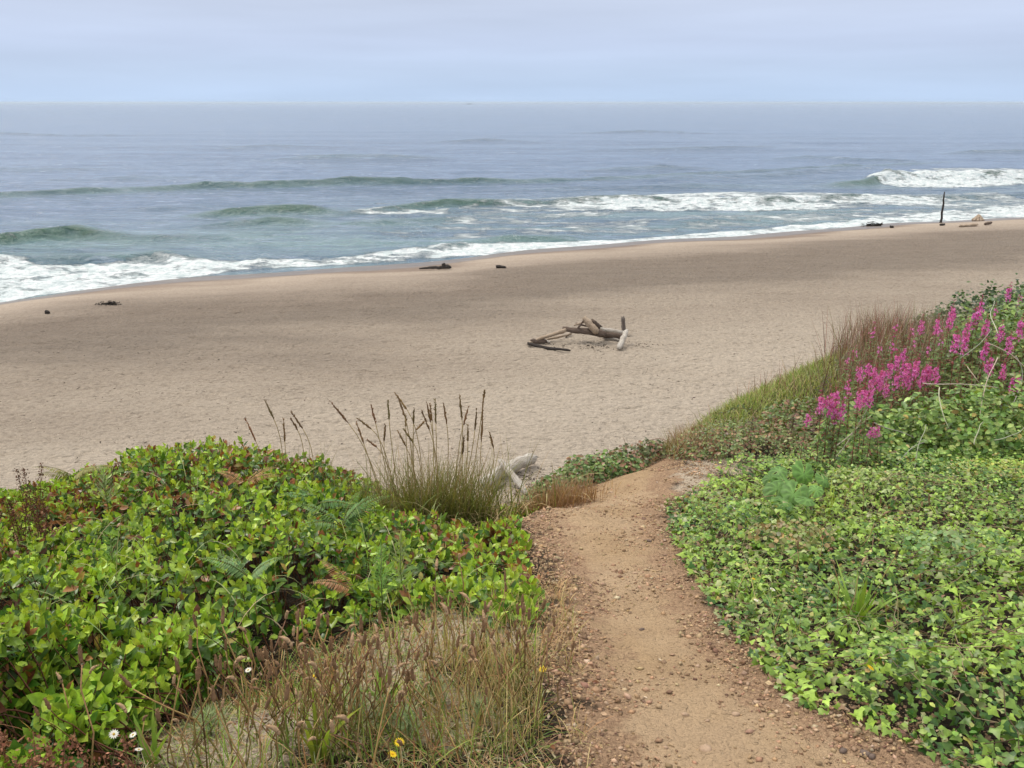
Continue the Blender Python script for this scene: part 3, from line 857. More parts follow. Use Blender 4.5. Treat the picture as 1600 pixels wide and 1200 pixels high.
x, y = scatter(16000, .3, 5.5, 1.4, 6.5, lambda x, y: (x - xR(y) > -.12) & (y < y_ivy(x) + .2) & (x < y * .70 + .8)); n = len(x)
d = rng.normal(0, 1, (n, 3)); d[:, 2] *= .25
V, P, T = cloud(T_diamond(.7, -.1), np.stack([x, y, ground(x, y) + rng.uniform(.003, .04, n)], -1), frames(d, rng.normal(0, .5, (n, 3)) + [0, 0, 1]), rng.uniform(.010, .032, n), pick([(.30, .20, .12), (.42, .33, .22), (.17, .11, .07), (.20, .22, .08)], [3, 2, 2, 1], n))
tag(obj('leaf_litter', mesh_np('leaf_litter', V, P, M_dry, T)), 'dead brown ivy leaves lying under the living ivy right of the path', 'leaf litter', kind='stuff')
# ivy runners
n = 500
x, y = scatter(2500, .3, 4, 1.2, 5.2, lambda x, y: (x > xR(y) - .0) & (y < y_ivy(x)))
x, y = x[:n], y[:n]; n = len(x)
az = rng.uniform(0, 6.28, n); t = np.linspace(-1, 1, 6)[None]
L = rng.uniform(.06, .18, n)[:, None]
X = x[:, None] + np.cos(az)[:, None] * t * L + rng.normal(0, .008, (n, 6)); Y = y[:, None] + np.sin(az)[:, None] * t * L + rng.normal(0, .008, (n, 6))
Z = ground(X, Y) + ivy_h(X, Y) * rng.uniform(.7, 1.15, (n, 1)) + .01
V, P, T = tubes(np.stack([X, Y, Z], -1) - np.array(root.location), np.full((n, 6), .0016), 3, pick([(.32, .25, .16), (.16, .11, .07)], [1, 1], n), False)
o = obj('runners', mesh_np('runners', V, P, M_dry, T), root); o['kind'] = 'stuff'

# ------------------------------------------------------------------ driftwood on the beach
def gz(x, y): return float(ground(np.array([float(x)]), np.array([float(y)]))[0])
def bz(x, y): return float(beach_z(np.array([float(x)]), np.array([float(y)]))[0])
def bpt(px, py, h=0.0):
    return hit(px, py, lambda x, y: beach_z(x, y) + h, 14, 150)
def log_mesh(L, r0, r1, mat, seed, flat=1.0, bendy=.03, sides=10, rings=12, knots=2, split=0.0):
    rr = np.random.default_rng(seed)
    t = np.linspace(0, 1, rings)
    bx = np.cumsum(rr.normal(0, bendy, rings)); by = np.cumsum(rr.normal(0, bendy, rings))
    bx -= bx[0] + (bx[-1] - bx[0]) * t; by -= by[0] + (by[-1] - by[0]) * t
    rad = (r0 + (r1 - r0) * t) * (1 + rr.normal(0, .06, rings))
    rad[0] *= .82; rad[-1] *= .72
    th = np.arange(sides) * 2 * PI / sides
    prof = 1 + rr.normal(0, .09, (1, sides)) + rr.normal(0, .05, (rings, sides))
    xx = np.repeat((t * L)[:, None], sides, 1) + np.where((t[:, None] == 0) | (t[:, None] == 1), rr.normal(0, .25 * r0, (rings, sides)), 0)
    V = np.stack([xx, bx[:, None] * L * .3 + rad[:, None] * prof * np.cos(th) * 1.0, by[:, None] * L * .3 + rad[:, None] * prof * np.sin(th) * flat], -1).reshape(-1, 3)
    V = np.concatenate([V, [[-.1 * r0, 0, 0]], [[L - .15 * r1 * (1 if not split else -3), 0, 0]]])
    i = np.arange(rings - 1)[:, None] * sides; j = np.arange(sides)[None]; j2 = (j + 1) % sides
    q = np.stack([i + j, i + j2, i + sides + j2, i + sides + j], -1).reshape(-1, 4)
    a, b = len(V) - 2, len(V) - 1
    j = np.arange(sides); e = (rings - 1) * sides
    tri = np.concatenate([np.stack([(j + 1) % sides, j, np.full(sides, a)], -1), np.stack([e + j, e + (j + 1) % sides, np.full(sides, b)], -1)])
    return mesh_np('log', V, [q, tri], mat)
def place_x(o, p0, p1, roll=0.0):
    d = Vector((p1 - p0).tolist()).normalized()
    q = d.to_track_quat('X', 'Z')
    o.rotation_mode = 'QUATERNION'
    o.rotation_quaternion = q @ Matrix.Rotation(roll, 3, 'X').to_quaternion()
    o.location = p0
def log(name, p0, p1, r0, r1, mat, label, group=None, cat='driftwood', seed=0, parent=None, **k):
    p0 = np.asarray(p0, float); p1 = np.asarray(p1, float)
    o = link(bpy.data.objects.new(name, log_mesh(float(np.linalg.norm(p1 - p0)), r0, r1, mat, seed, **k)))
    if parent is not None:
        o.parent = parent
        place_x(o, p0 - np.array(parent.location), p1 - np.array(parent.location))
    else:
        place_x(o, p0, p1)
        tag(o, label, cat, group)
    return o
G = 'driftwood pieces of the beach shelter'
shelter = [
    ('driftwood_stick', (825, 537, .10), (891, 548, .10), .085, .06, M_wood_dark, 'thin black stick lying on the sand along the front left of the driftwood shelter'),
    ('driftwood_log', (824, 537, .06), (884, 515, .55), .06, .115, M_wood_tan, 'tan brown log sloping up from the pointed left tip of the driftwood shelter'),
    ('driftwood_log', (850, 533, .08), (893, 523, .28), .06, .05, M_wood_tan, 'slim pale log lying just below the sloping left log of the shelter'),
    ('driftwood_log', (830, 534, .12), (853, 533, .13), .14, .12, M_wood_brown, 'short reddish brown chunk near the left tip of the shelter'),
    ('driftwood_log', (848, 531, .10), (859, 535, .08), .07, .06, M_wood_white, 'smallest bleached white chunk at the left end of the shelter'),
    ('driftwood_log', (879, 514, .58), (944, 523, .38), .11, .20, M_wood_brown, 'long dark brown log lying across the middle of the shelter'),
    ('driftwood_log', (912, 497, 1.05), (933, 520, .55), .15, .18, M_wood_tan, 'pale tan log leaning up over the middle of the shelter'),
    ('driftwood_log', (925, 503, .85), (938, 513, .5), .17, .15, M_wood_brown, 'short thick dark stub beside the pale leaning log of the shelter'),
    ('driftwood_log', (938, 514, .55), (976, 521, .5), .10, .07, M_wood_white, 'long bleached log running right from the middle of the shelter to the upright slab'),
    ('driftwood_log', (942, 523, .2), (973, 526, .2), .16, .14, M_wood_brown, 'brown log lying under the bleached right hand log of the shelter'),
    ('driftwood_log', (941, 526, .10), (967, 532, .08), .07, .06, M_wood_white, 'thin bleached stick on the sand at the lower right of the shelter'),
    ('driftwood_log', (979, 517, .55), (967, 545, .10), .11, .14, M_wood_white, 'white bleached log leaning forward at the right end of the shelter'),
    ('driftwood_stick', (897, 509, .7), (914, 503, .85), .05, .05, M_wood_tan, 'small yellowish stick propped on top of the shelter left of the pale log'),
    ('driftwood_stick', (902, 514, .6), (911, 502, .95), .05, .04, M_wood_brown, 'small dark stick crossing the yellowish one on top of the shelter'),
    ('driftwood_stick', (900, 505, .75), (922, 511, .65), .05, .05, M_wood_brown, 'dark stick behind the dark middle log of the shelter'),
    ('driftwood_stick', (893, 521, .1), (884, 528, .05), .05, .03, M_wood_dark, 'dark crooked stick below the left end of the long dark log'),
]
for i, (nm, a, b, r0, r1, mt, lab) in enumerate(shelter):
    log(nm, bpt(*a), bpt(*b), r0 * .84, r1 * .84, mt, lab, G, seed=40 + i, split=1)
q = bpt(976, 523)
log('driftwood_slab', q - [0, 0, .2], at(973, 495, q[1]), .21, .15, M_wood_grey, 'grey brown plank like slab standing upright at the right end of the shelter', G, seed=70, flat=.5, bendy=.015)
# two logs near the path
q0, q1 = bpt(752, 757, .15), bpt(834, 716, .22)
log('driftwood_log', q0, q1, .15, .16, M_wood_white, 'thick bleached grey log on the beach below the grassy bluff edge', 'bleached logs below the bluff', seed=80, knots=3, split=1, bendy=.035, sides=14, rings=20)
log('driftwood_log', bpt(781, 720, .55), bpt(826, 776, .10), .085, .10, M_wood_white, 'slender straight white log laid across the thick grey log below the bluff', 'bleached logs below the bluff', seed=81, bendy=.008, rings=16)
log('driftwood_stick', bpt(790, 757, .05), bpt(768, 772, .03), .03, .02, M_wood_dark, 'thin dark stick on the sand under the two crossed white logs', seed=82)
# branch with stubs near the water
a, b = bpt(655, 420, .1), bpt(703, 418, .15)
root = thing('driftwood_branch', 'dark fallen branch with upturned stubs lying on the sand near the water', 'driftwood', a)
log('trunk', a, b, .05, .16, M_wood_dark, None, seed=90, parent=root)
q = a * .15 + b * .85
for k_, (px, py) in enumerate([(692, 413), (699, 415), (704, 417)]):
    log('branch', q + [0.15 * k_, 0, .05], at(px, py - 1, q[1]), .13, .10, M_wood_dark, None, seed=91 + k_, parent=root)
log('driftwood_log', bpt(776, 417, .08), bpt(790, 417.5, .08), .12, .07, M_wood_dark, 'short dark driftwood lump on the sand right of the stubbed branch', seed=95, bendy=.08)
log('driftwood_stick', bpt(72, 488, .06), bpt(76.5, 489, .06), .11, .08, M_wood_dark, 'tiny black wood chip on the sand at the far left', seed=96)
def debris(name, label, cat, pts, n, spread, size, mat, parent_kind=None, seed=0, col=(.03, .024, .02), hz=.1):
    rr = np.random.default_rng(seed)
    c = np.array([bpt(*p) for p in pts])
    k = rr.integers(0, len(c), n)
    P_ = c[k] + rr.normal(0, 1, (n, 3)) * [spread, spread, 0]
    P_[:, 2] = beach_z(P_[:, 0], P_[:, 1]) + np.abs(rr.normal(0, hz, n))
    d = rr.normal(0, 1, (n, 3)); d[:, 2] *= .3
    V, P, T = cloud(T_octa, P_, frames(d, rr.normal(0, .4, (n, 3)) + [0, 0, 1]), size * rr.uniform([.6, .2, .15], [2.2, .6, .4], (n, 3)), jit(col, n, .4))
    o = obj(name, mesh_np(name, V, P, M_dry, T, smooth=False))
    return tag(o, label, cat)
debris('seaweed_heap', 'low dark heap of seaweed and twigs on the pale wet strip at the left', 'seaweed', [(158, 476), (164, 476), (169, 475.5), (173, 475), (177, 475), (180, 475.5), (172, 475)], 110, .20, .08, M_dry, seed=1, hz=.07)
debris('seaweed_heap', 'dark heap of wrack at the water edge left of the standing pole', 'seaweed', [(1355, 353), (1361, 353), (1366, 353), (1370, 353)], 110, .28, .15, M_dry, seed=2, hz=.12)
o = debris('wood_chips', 'dark chips and pebbles scattered on the sand beside the crossed white logs', 'chips', [(820, 748), (838, 745), (832, 760), (815, 765), (850, 750), (800, 775), (790, 785)], 420, .38, .035, M_dry, seed=3, hz=.004, col=(.06, .047, .038)); o['kind'] = 'stuff'
o = debris('wood_chips', 'dark bits of charcoal and bark on the sand inside the driftwood shelter', 'chips', [(920, 543), (926, 544), (930, 543), (885, 541), (1000, 540)], 110, .35, .05, M_dry, seed=4, hz=.01, col=(.06, .047, .038)); o['kind'] = 'stuff'
rr = np.random.default_rng(12)
o = debris('beach_litter', 'sparse dark twigs and bits of weed scattered over the dry sand', 'litter', [(float(a), float(b)) for a, b in zip(rr.uniform(60, 1400, 200), rr.uniform(520, 740, 200) ** 1.0)], 520, 1.0, .045, M_dry, seed=5, hz=.004, col=(.09, .07, .055)); o['kind'] = 'stuff'
# standing pole, far logs, tepee
q = bpt(1471.5, 348)
log('driftwood_pole', q - [0, 0, .3], at(1476, 300, q[1]), .12, .055, M_wood_dark, 'tall thin dark pole standing upright in the sand at the water edge', cat='pole', seed=101, bendy=.03, rings=14)
log('driftwood_log', bpt(1500, 353, .12), bpt(1527, 351, .14), .12, .15, M_wood_tan, 'pale tan log lying on the sand right of the standing pole', seed=102)
log('driftwood_log', bpt(1539, 350, .12), bpt(1549, 348, .2), .12, .12, M_wood_brown, 'small dark brown log lying right of the pale far log', seed=103)
log('driftwood_stick', bpt(1391, 354.5, .1), bpt(1396, 354.5, .1), .12, .1, M_wood_dark, 'little dark lump of wood between the wrack heap and the pole', seed=104)
log('driftwood_stick', bpt(1469, 351, .1), bpt(1476, 350.5, .1), .1, .1, M_wood_dark, 'small dark wood chunk at the foot of the standing pole', seed=105)
q = bpt(1528, 345)
root = thing('driftwood_tepee', 'small pyramid of leaning pale driftwood at the top of the beach on the right', 'driftwood tepee', q)
for k_ in range(9):
    a_ = k_ / 9 * 2 * PI
    log('plank', q + [math.cos(a_) * .46, math.sin(a_) * .46, 0], q + [math.cos(a_) * .04, math.sin(a_) * .04, .56], .15, .07, M_wood_tan, None, seed=110 + k_, parent=root)

# ------------------------------------------------------------------ fishing boat on the horizon
Yb_ = 5200.0
q = at(733, 163, Yb_); q[2] = SEA
boat = thing('fishing_boat', 'tiny grey fishing boat far out on the horizon', 'boat', q)
m_boat, nt, p, out = material('boat_paint'); p.inputs['Base Color'].default_value = (.10, .12, .15, 1); p.inputs['Roughness'].default_value = .6
m_cab, nt, p, out = material('cabin_paint'); p.inputs['Base Color'].default_value = (.32, .35, .38, 1); p.inputs['Roughness'].default_value = .6
L = 27
st_ = [(-L / 2, 3.0, 2.6), (-L / 4, 3.4, 2.4), (0, 3.5, 2.5), (L / 4, 3.0, 3.1), (L / 2, .1, 4.4)]
V = []
for x_, w_, h_ in st_:
    V += [(x_, -w_, h_), (x_ * .95, -w_ * .6, -.4), (x_ * .95, w_ * .6, -.4), (x_, w_, h_)]
F = [(4 * i + j, 4 * i + 4 + j, 4 * i + 4 + (j + 1) % 4, 4 * i + (j + 1) % 4) for i in range(4) for j in range(4)] + [(0, 1, 2, 3), (16, 19, 18, 17)]
obj('hull', mesh_np('hull', np.array(V, float), [np.array(F)], m_boat, smooth=False), boat)
def box(x0, x1, y0, y1, z0, z1):
    V = np.array([(x, y, z) for x in (x0, x1) for y in (y0, y1) for z in (z0, z1)], float)
    return V, [np.array([(0, 1, 3, 2), (4, 6, 7, 5), (0, 4, 5, 1), (2, 3, 7, 6), (0, 2, 6, 4), (1, 5, 7, 3)])]
Vv, Pp = box(1, 7, -2, 2, 2.4, 6.5)
obj('cabin', mesh_np('cabin', Vv, Pp, m_cab, smooth=False), boat)
V, P, T = tubes(np.array([[[-3, 0, 2.4], [-3, 0, 11.0]], [[-3, 0, 5], [-10, 0, 9.5]]]), np.full((2, 2), .25), 5)
obj('mast', mesh_np('mast', V, P, m_boat), boat)

# ------------------------------------------------------------------ dune grass on the left crest
def grass_plant(name, label, cat, centre, n, Lr, wr, spread, col, tip, bend=(.3, 1.6), lean=(.0, .45), group=None, stuff='blades', S=6, extra=None):
    root = thing(name, label, cat, centre, group)
    c = np.array(centre)
    b = np.stack([rng.normal(0, spread[0], n), rng.normal(0, spread[1], n), np.zeros(n)], -1)
    b[:, 2] = ground(b[:, 0] + c[0], b[:, 1] + c[1]) - c[2]
    V, P, T = blades(b, rng.uniform(0, 2 * PI, n), rng.uniform(*Lr, n), rng.uniform(*bend, n), rng.uniform(*wr, n), rng.uniform(*lean, n), S, jit(col, n), jit(tip, n))
    o = obj(stuff, mesh_np(stuff, V, P, M_grass, T), root); o['kind'] = 'stuff'
    return root
def gpt(px, py):
    return hit(px, py, ground, 1.0, 20)
q = np.array([at(690, 770, 5.35)[0], 5.35, 0]); q[2] = gz(q[0], q[1])
tuft = grass_plant('dune_grass', 'tall tuft of dune grass with brown seed heads on the crest left of the path', 'grass tuft', q, 1500, (.30, .72), (.004, .009), (.19, .10), (.12, .16, .03), (.26, .23, .09), (.15, 1.1), (0, .32))
c = np.array(q)
n = 500
b = np.stack([rng.normal(.02, .27, n), rng.normal(0, .13, n), np.zeros(n)], -1); b[:, 2] = ground(b[:, 0] + c[0], b[:, 1] + c[1]) - c[2] + .1
V, P, T = blades(b, rng.uniform(0, 6.28, n), rng.uniform(.2, .5, n), rng.uniform(1.2, 2.8, n), rng.uniform(.003, .007, n), rng.uniform(.2, .8, n), 6, jit((.38, .29, .15), n), jit((.45, .36, .2), n))
o = obj('dead_blades', mesh_np('dead_blades', V, P, M_dry, T), tuft); o['kind'] = 'stuff'
def seed_stalk(root, tip, head, base, Y, w=.0115):
    tp, hd = at(*tip, Y), at(*head, Y)
    bs = np.array([at(*base, Y)[0], Y - .05, gz(at(*base, Y)[0], Y - .05)])
    t = np.linspace(0, 1, 8)[:, None]
    ctrl_ = hd + (hd - tp) * 1.6
    path = bs * (1 - t) ** 2 + 2 * t * (1 - t) * ctrl_ + hd * t ** 2
    o0 = np.array(root.location)
    V, P, T = tubes([path - o0], [np.full(8, .0026)], 4, (.34, .26, .13))
    s_ = obj('stalk', mesh_np('stalk', V, P, M_dry, T), root)
    t = np.linspace(0, 1, 12)[:, None]
    hp = hd * (1 - t) + tp * t + rng.normal(0, .0012, (12, 3))
    rad = w * np.interp(t[:, 0], [0, .15, .6, 1], [.25, .6, .5, .08]) * (1 + rng.normal(0, .2, 12))
    c_ = jit((.20, .125, .06), 1)[0]
    V, P, T = tubes([hp - o0], [rad], 5, c_)
    k = 60
    f = rng.uniform(0, 1, k)
    pp = hd * (1 - f[:, None]) + tp * f[:, None] - o0
    ax = (tp - hd) / np.linalg.norm(tp - hd)
    dd_ = ax + rng.normal(0, .32, (k, 3))
    V2, P2, T2 = cloud(T_diamond(.3, 0), pp, frames(dd_, rng.normal(0, 1, (k, 3))), rng.uniform(.012, .024, k), jit(c_ * 1.1, k))
    Vm, Pm_, Tm = merge([(V, P, T), (V2, P2, T2)])
    obj('seed_head', mesh_np('seed_head', Vm, Pm_, M_dry, Tm), s_)
heads = [((606, 627), (608, 656)), ((617, 614), (636, 640)), ((622, 620), (632, 650)), ((580, 634), (587, 662)), ((560, 655), (580, 670)), ((557, 660), (568, 692)), ((634, 650), (634, 666)), ((659, 642), (671, 672)),
         ((667, 630), (673, 660)), ((680, 626), (681, 662)), ((672, 632), (675, 658)), ((693, 630), (698, 662)), ((718, 616), (722, 656)), ((732, 636), (724, 664)), ((745, 640), (742, 672)), ((757, 612), (756, 622)),
         ((755, 622), (752, 690)), ((765, 676), (771, 700)), ((622, 674), (634, 697)), ((632, 672), (646, 692)), ((575, 688), (589, 699)), ((731, 665), (731, 690)), ((725, 682), (723, 710)), ((516, 627), (545, 662)), ((602, 664), (600, 690)), ((647, 640), (646, 662)), ((662, 660), (650, 672))]
for tp, hd in heads:
    seed_stalk(tuft, tp, hd, (680 + (hd[0] - 680) * .55 + rng.normal(0, 8), 780), float(q[1]) + rng.uniform(-.15, .2))
q = np.array([at(478, 770, 5.6)[0], 5.6, 0]); q[2] = gz(q[0], q[1])
t2 = grass_plant('dune_grass', 'small thin tuft of dune grass with three seed heads behind the salal mound', 'grass tuft', q, 60, (.35, .6), (.003, .006), (.10, .05), (.12, .15, .04), (.25, .2, .09), (.1, .8))
for tp, hd in [((414, 626), (428, 655)), ((455, 643), (473, 670)), ((455, 655), (465, 672)), ((443, 655), (445, 690)), ((384, 655), (400, 690))]:
    seed_stalk(t2, tp, hd, (hd[0] + 12, 780), float(q[1]))
q = np.array([at(560, 780, 5.3)[0], 5.3, 0]); q[2] = gz(q[0], q[1])
grass_plant('dune_grass', 'short olive tuft of grass where the salal meets the tall dune grass', 'grass tuft', q, 160, (.25, .5), (.004, .008), (.09, .06), (.14, .17, .04), (.25, .21, .08), (.2, 1.0))
n = 260
b = np.stack([rng.normal(-.02, .24, n), rng.normal(0, .10, n), np.zeros(n)], -1); b[:, 2] = ground(b[:, 0] + c[0], b[:, 1] + c[1]) - c[2]
V, P, T = blades(b, rng.uniform(0, 6.28, n), rng.uniform(.4, .85, n), rng.uniform(.1, .9, n), rng.uniform(.0025, .0045, n), rng.uniform(0, .3, n), 8, jit((.40, .31, .16), n), jit((.34, .22, .12), n))
o = obj('straw_blades', mesh_np('straw_blades', V, P, M_dry, T), tuft); o['kind'] = 'stuff'
# arching loose blades through the salal
n = 150
x, y = scatter(600, -2.4, -.2, 2.2, 5.2, lambda x, y: in_salal(x, y) & (np.abs(x) < y * .62))
x, y = x[:n], y[:n]; n = len(x)
V, P, T = blades(np.stack([x, y, ground(x, y) + salal_h(x, y) * .7], -1), rng.uniform(0, 6.28, n), rng.uniform(.2, .45, n), rng.uniform(.8, 2.4, n), rng.uniform(.003, .006, n), rng.uniform(.2, .9, n), 8, pick([(.32, .36, .14), (.42, .36, .22), (.16, .25, .06)], [2, 1, 2], n))
tag(obj('grass_blades', mesh_np('grass_blades', V, P, M_grass, T)), 'long arching grass blades poking out through the salal leaves', 'grass', kind='stuff')

# ------------------------------------------------------------------ ferns, horsetails, round leaved plant, strap leaved plants
def frond_mesh(L, w, n, col, curl=.5, seed=0):
    rr = np.random.default_rng(seed)
    t = np.linspace(0, 1, 10)
    ang = .9 - curl * 2 * t
    px_ = np.concatenate([[0], np.cumsum(np.cos(ang[1:]) * L / 9)]); pz_ = np.concatenate([[0], np.cumsum(np.sin(ang[1:]) * L / 9)])
    path = np.stack([px_, px_ * 0, pz_], -1)
    a = tubes([path], [np.linspace(.0022, .0008, 10)], 3, (.22, .22, .08))
    f = np.linspace(.12, .99, n)
    pos = np.stack([np.interp(f, t, px_), f * 0, np.interp(f, t, pz_)], -1)
    ln = w * np.interp(f, [.1, .3, 1], [.7, 1, .12])
    parts = [a]
    for sgn in (-1, 1):
        d = np.stack([np.full(n, .45), np.full(n, sgn * 1.0), rr.normal(-.12, .1, n)], -1)
        parts.append(cloud(T_diamond(.26, -.12), pos, frames(d, np.tile([0, 0, 1.], (n, 1)) + rr.normal(0, .15, (n, 3))), ln, jit(col, n, .12)))
    V, P, T = merge(parts)
    return mesh_np('frond', V, P, M_grass, T)
def fern(px, py, label, dirs, L=.3, w=.06, col=(.12, .22, .06), h=.32):
    q = gpt(px, py); q = q + [0, 0, h]
    root = thing('fern', label, 'fern', q, 'ferns among the salal')
    for i, a in enumerate(dirs):
        o = obj('frond', frond_mesh(L * rng.uniform(.8, 1.1), w, 22, np.array(col), rng.uniform(.4, .7), i), root)
        o.rotation_euler = (rng.normal(0, .2), rng.normal(0, .15), a)
fern(540, 905, 'green fern fronds fanning out in the middle of the salal', [0.2, .7, 1.2, -.4, 2.9, 3.5], .34, .07)
fern(500, 860, 'fern with one pale feathery frond just above the middle fern', [2.8, .2, 3.4], .28, .06, (.14, .26, .09))
fern(130, 820, 'pale yellowish fern frond at the upper left edge of the salal', [3.0, 3.4, .1, -.3], .26, .06, (.28, .27, .09))
fern(390, 830, 'browned fern fronds near the top of the salal mound', [.2, .6, 2.8], .24, .05, (.36, .21, .09))
fern(400, 1000, 'light green flat fern frond left of the dried plantain stalks', [3.1, .1, 2.7], .24, .055, (.20, .33, .13))
fern(560, 1040, 'orange brown withered fern low beside the dried plantain', [2.6, 3.3], .2, .05, (.36, .2, .1))
def horsetail(px, py, label, H=.28, col=(.16, .27, .06), h=.1, R_=.09):
    q = gpt(px, py) + np.array([0, 0, h])
    root = thing('horsetail', label, 'horsetail', q, 'feathery horsetails')
    V, P, T = tubes([[[0, 0, -.1], [0, 0, H * .5], [.01, 0, H]]], [[.003, .0025, .001]], 4, (.25, .3, .12))
    obj('stem', mesh_np('stem', V, P, M_grass, T), root)
    n = 150
    f = np.floor(rng.uniform(0, 14, n)) / 14
    b = np.stack([f * 0, f * 0, f * H], -1)
    V, P, T = blades(b, rng.uniform(0, 6.28, n), R_ * (1.15 - f * .8) * rng.uniform(.8, 1.2, n), rng.uniform(-.5, .2, n), np.full(n, .0028), np.full(n, 1.1), 4, jit(col, n))
    o = obj('whorls', mesh_np('whorls', V, P, M_grass, T), root); o['kind'] = 'stuff'
horsetail(600, 990, 'bright feathery green horsetail beside the salal above the dried plantain', .26, (.17, .32, .06), .16, .11)
horsetail(630, 975, 'taller olive horsetail rising right behind the bright feathery one', .30, (.22, .27, .09), .16, .10)
horsetail(190, 960, 'green horsetail standing among the salal in the left foreground', .24, (.16, .30, .05), .2, .09)
horsetail(180, 860, 'wispy pale green horsetail in the upper left of the salal', .22, (.26, .33, .14), .3, .11)
for i, (a, b, s_) in enumerate([(600, 1140, .12), (640, 1160, .12), (560, 1120, .10), (680, 1100, .10), (330, 1150, .08), (750, 1130, .08)]):
    horsetail(a, b, ['low silvery green horsetail tangled under the dried plantain stalks', 'low green horsetail at the bottom of the dried plantain patch', 'short horsetail in the left half of the dried plantain patch', 'short horsetail in the right half of the dried plantain patch', 'faded horsetail on the bare ground at the lower left', 'dull horsetail beside the dry grass at the path edge'][i], s_, (.26, .33, .16), .0, .075)
def round_leaf(r, col, seed):
    rr = np.random.default_rng(seed)
    k = 25
    th = np.linspace(.25, 2 * PI - .25, k)
    rad = r * (1 + .06 * np.cos(th * 9)) * (1 + rr.normal(0, .03, k))
    out_ = np.stack([np.cos(th) * rad + r * .25, np.sin(th) * rad, -.18 * r + rr.normal(0, .03 * r, k)], -1)
    mid = out_ * .55; mid[:, 2] = .05 * r + .05 * r * np.cos(th * 9)
    V = np.concatenate([[[0, 0, 0]], mid, out_])
    T3 = np.array([(0, 1 + i, 2 + i) for i in range(k - 1)]); Q = np.array([(1 + i, 1 + k + i, 2 + k + i, 2 + i) for i in range(k - 1)])
    tn = np.concatenate([[np.array(col) * 1.5], np.where((np.arange(k) % 3 == 0)[:, None], np.array(col) * 1.55, np.array(col) * .8), np.where((np.arange(k) % 3 == 0)[:, None], np.array(col) * 1.3, np.array(col) * .95)])
    return mesh_np('leaf', V, [T3, Q], M_grass, tn)
q = gpt(1240, 800)
root = thing('butterbur', 'cluster of big round pale green leaves at the top edge of the ivy', 'broad leaved plant', q)
for i, (a, b, wpx) in enumerate([(1218, 736, 36), (1228, 752, 46), (1256, 742, 46), (1215, 764, 50), (1240, 772, 52), (1262, 782, 40), (1225, 785, 44), (1288, 752, 34), (1275, 765, 30), (1205, 748, 30)]):
    pt = hit(a, b, lambda x, y: ground(x, y) + .22, 1.5, 12)
    Yq = float(pt[1])
    r_ = wpx / FX * Yq * .46
    o = obj('leaf', round_leaf(r_, np.array((.13, .25, .065)) * rng.uniform(.75, 1.25), i), root, pt - q)
    o.rotation_mode = 'ZYX'; o.rotation_euler = (rng.normal(.45, .22), rng.normal(0, .3), 0)
    o.matrix_basis = Matrix.Translation((pt - q).tolist()) @ Matrix.Rotation(rng.normal(.45, .2), 4, 'X') @ Matrix.Rotation(rng.normal(0, .25), 4, 'Y') @ Matrix.Rotation(rng.uniform(0, 6.28), 4, 'Z')
    V, P, T = tubes([[[0, 0, 0], [0, 0, -.28]]], [[.003, .003]], 4, (.18, .28, .12))
    obj('petiole', mesh_np('petiole', V, P, M_ivy, T), root, pt - q)
def strap_plant(px, py, label, n, L=(.14, .3), w=(.012, .02), col=(.20, .32, .05), lift=.06, lean=(.1, .8), spikes=0):
    q = gpt(px, py) + np.array([0, 0, lift])
    root = thing('ribwort_plantain', label, 'plantain', q, 'green ribwort plantain tufts')
    for i in range(n):
        V, P, T = blades(np.array([[rng.normal(0, .012), rng.normal(0, .012), -lift * .7]]), np.array([i * 2.4]), rng.uniform(*L, 1), rng.uniform(.1, .7, 1), rng.uniform(*w, 1), rng.uniform(*lean, 1), 6, jit(col, 1, .12), jit(np.array(col) * 1.2, 1))
        obj('leaf', mesh_np('leaf', V, P, M_grass, T), root)
    return root
strap_plant(1335, 992, 'large bright green plantain rosette in the middle of the ivy bank', 30, (.16, .32), lift=.08)
strap_plant(1505, 1010, 'yellow green plantain tuft at the right of the ivy bank', 12, (.12, .24), lift=.06, col=(.26, .36, .05))
strap_plant(1168, 950, 'small plantain tuft near the left edge of the ivy bank', 8, (.10, .18), (.006, .01))
strap_plant(1288, 820, 'slim grassy plantain tuft below the big round leaves', 12, (.14, .3), (.006, .011), (.3, .36, .07), lift=.08)
strap_plant(1555, 905, 'thin upright plantain tuft at the far right of the ivy', 10, (.14, .28), (.007, .012), (.22, .36, .06), lift=.08)
strap_plant(500, 1190, 'olive plantain rosette at the foot of the dried stalks', 14, (.14, .28), col=(.22, .28, .04), lift=0, lean=(.05, .5))
strap_plant(600, 1110, 'broad leaved green plantain in the middle of the dried stalks', 9, (.10, .2), (.015, .024), (.18, .29, .04), lift=0, lean=(.1, .6))
strap_plant(235, 1200, 'small green plantain tuft at the lower left edge', 8, (.08, .16), lift=0)
strap_plant(800, 1070, 'green plantain leaves beside the path edge in dry grass', 7, (.07, .13), (.015, .022), (.17, .28, .06), lift=0, lean=(.2, .8))

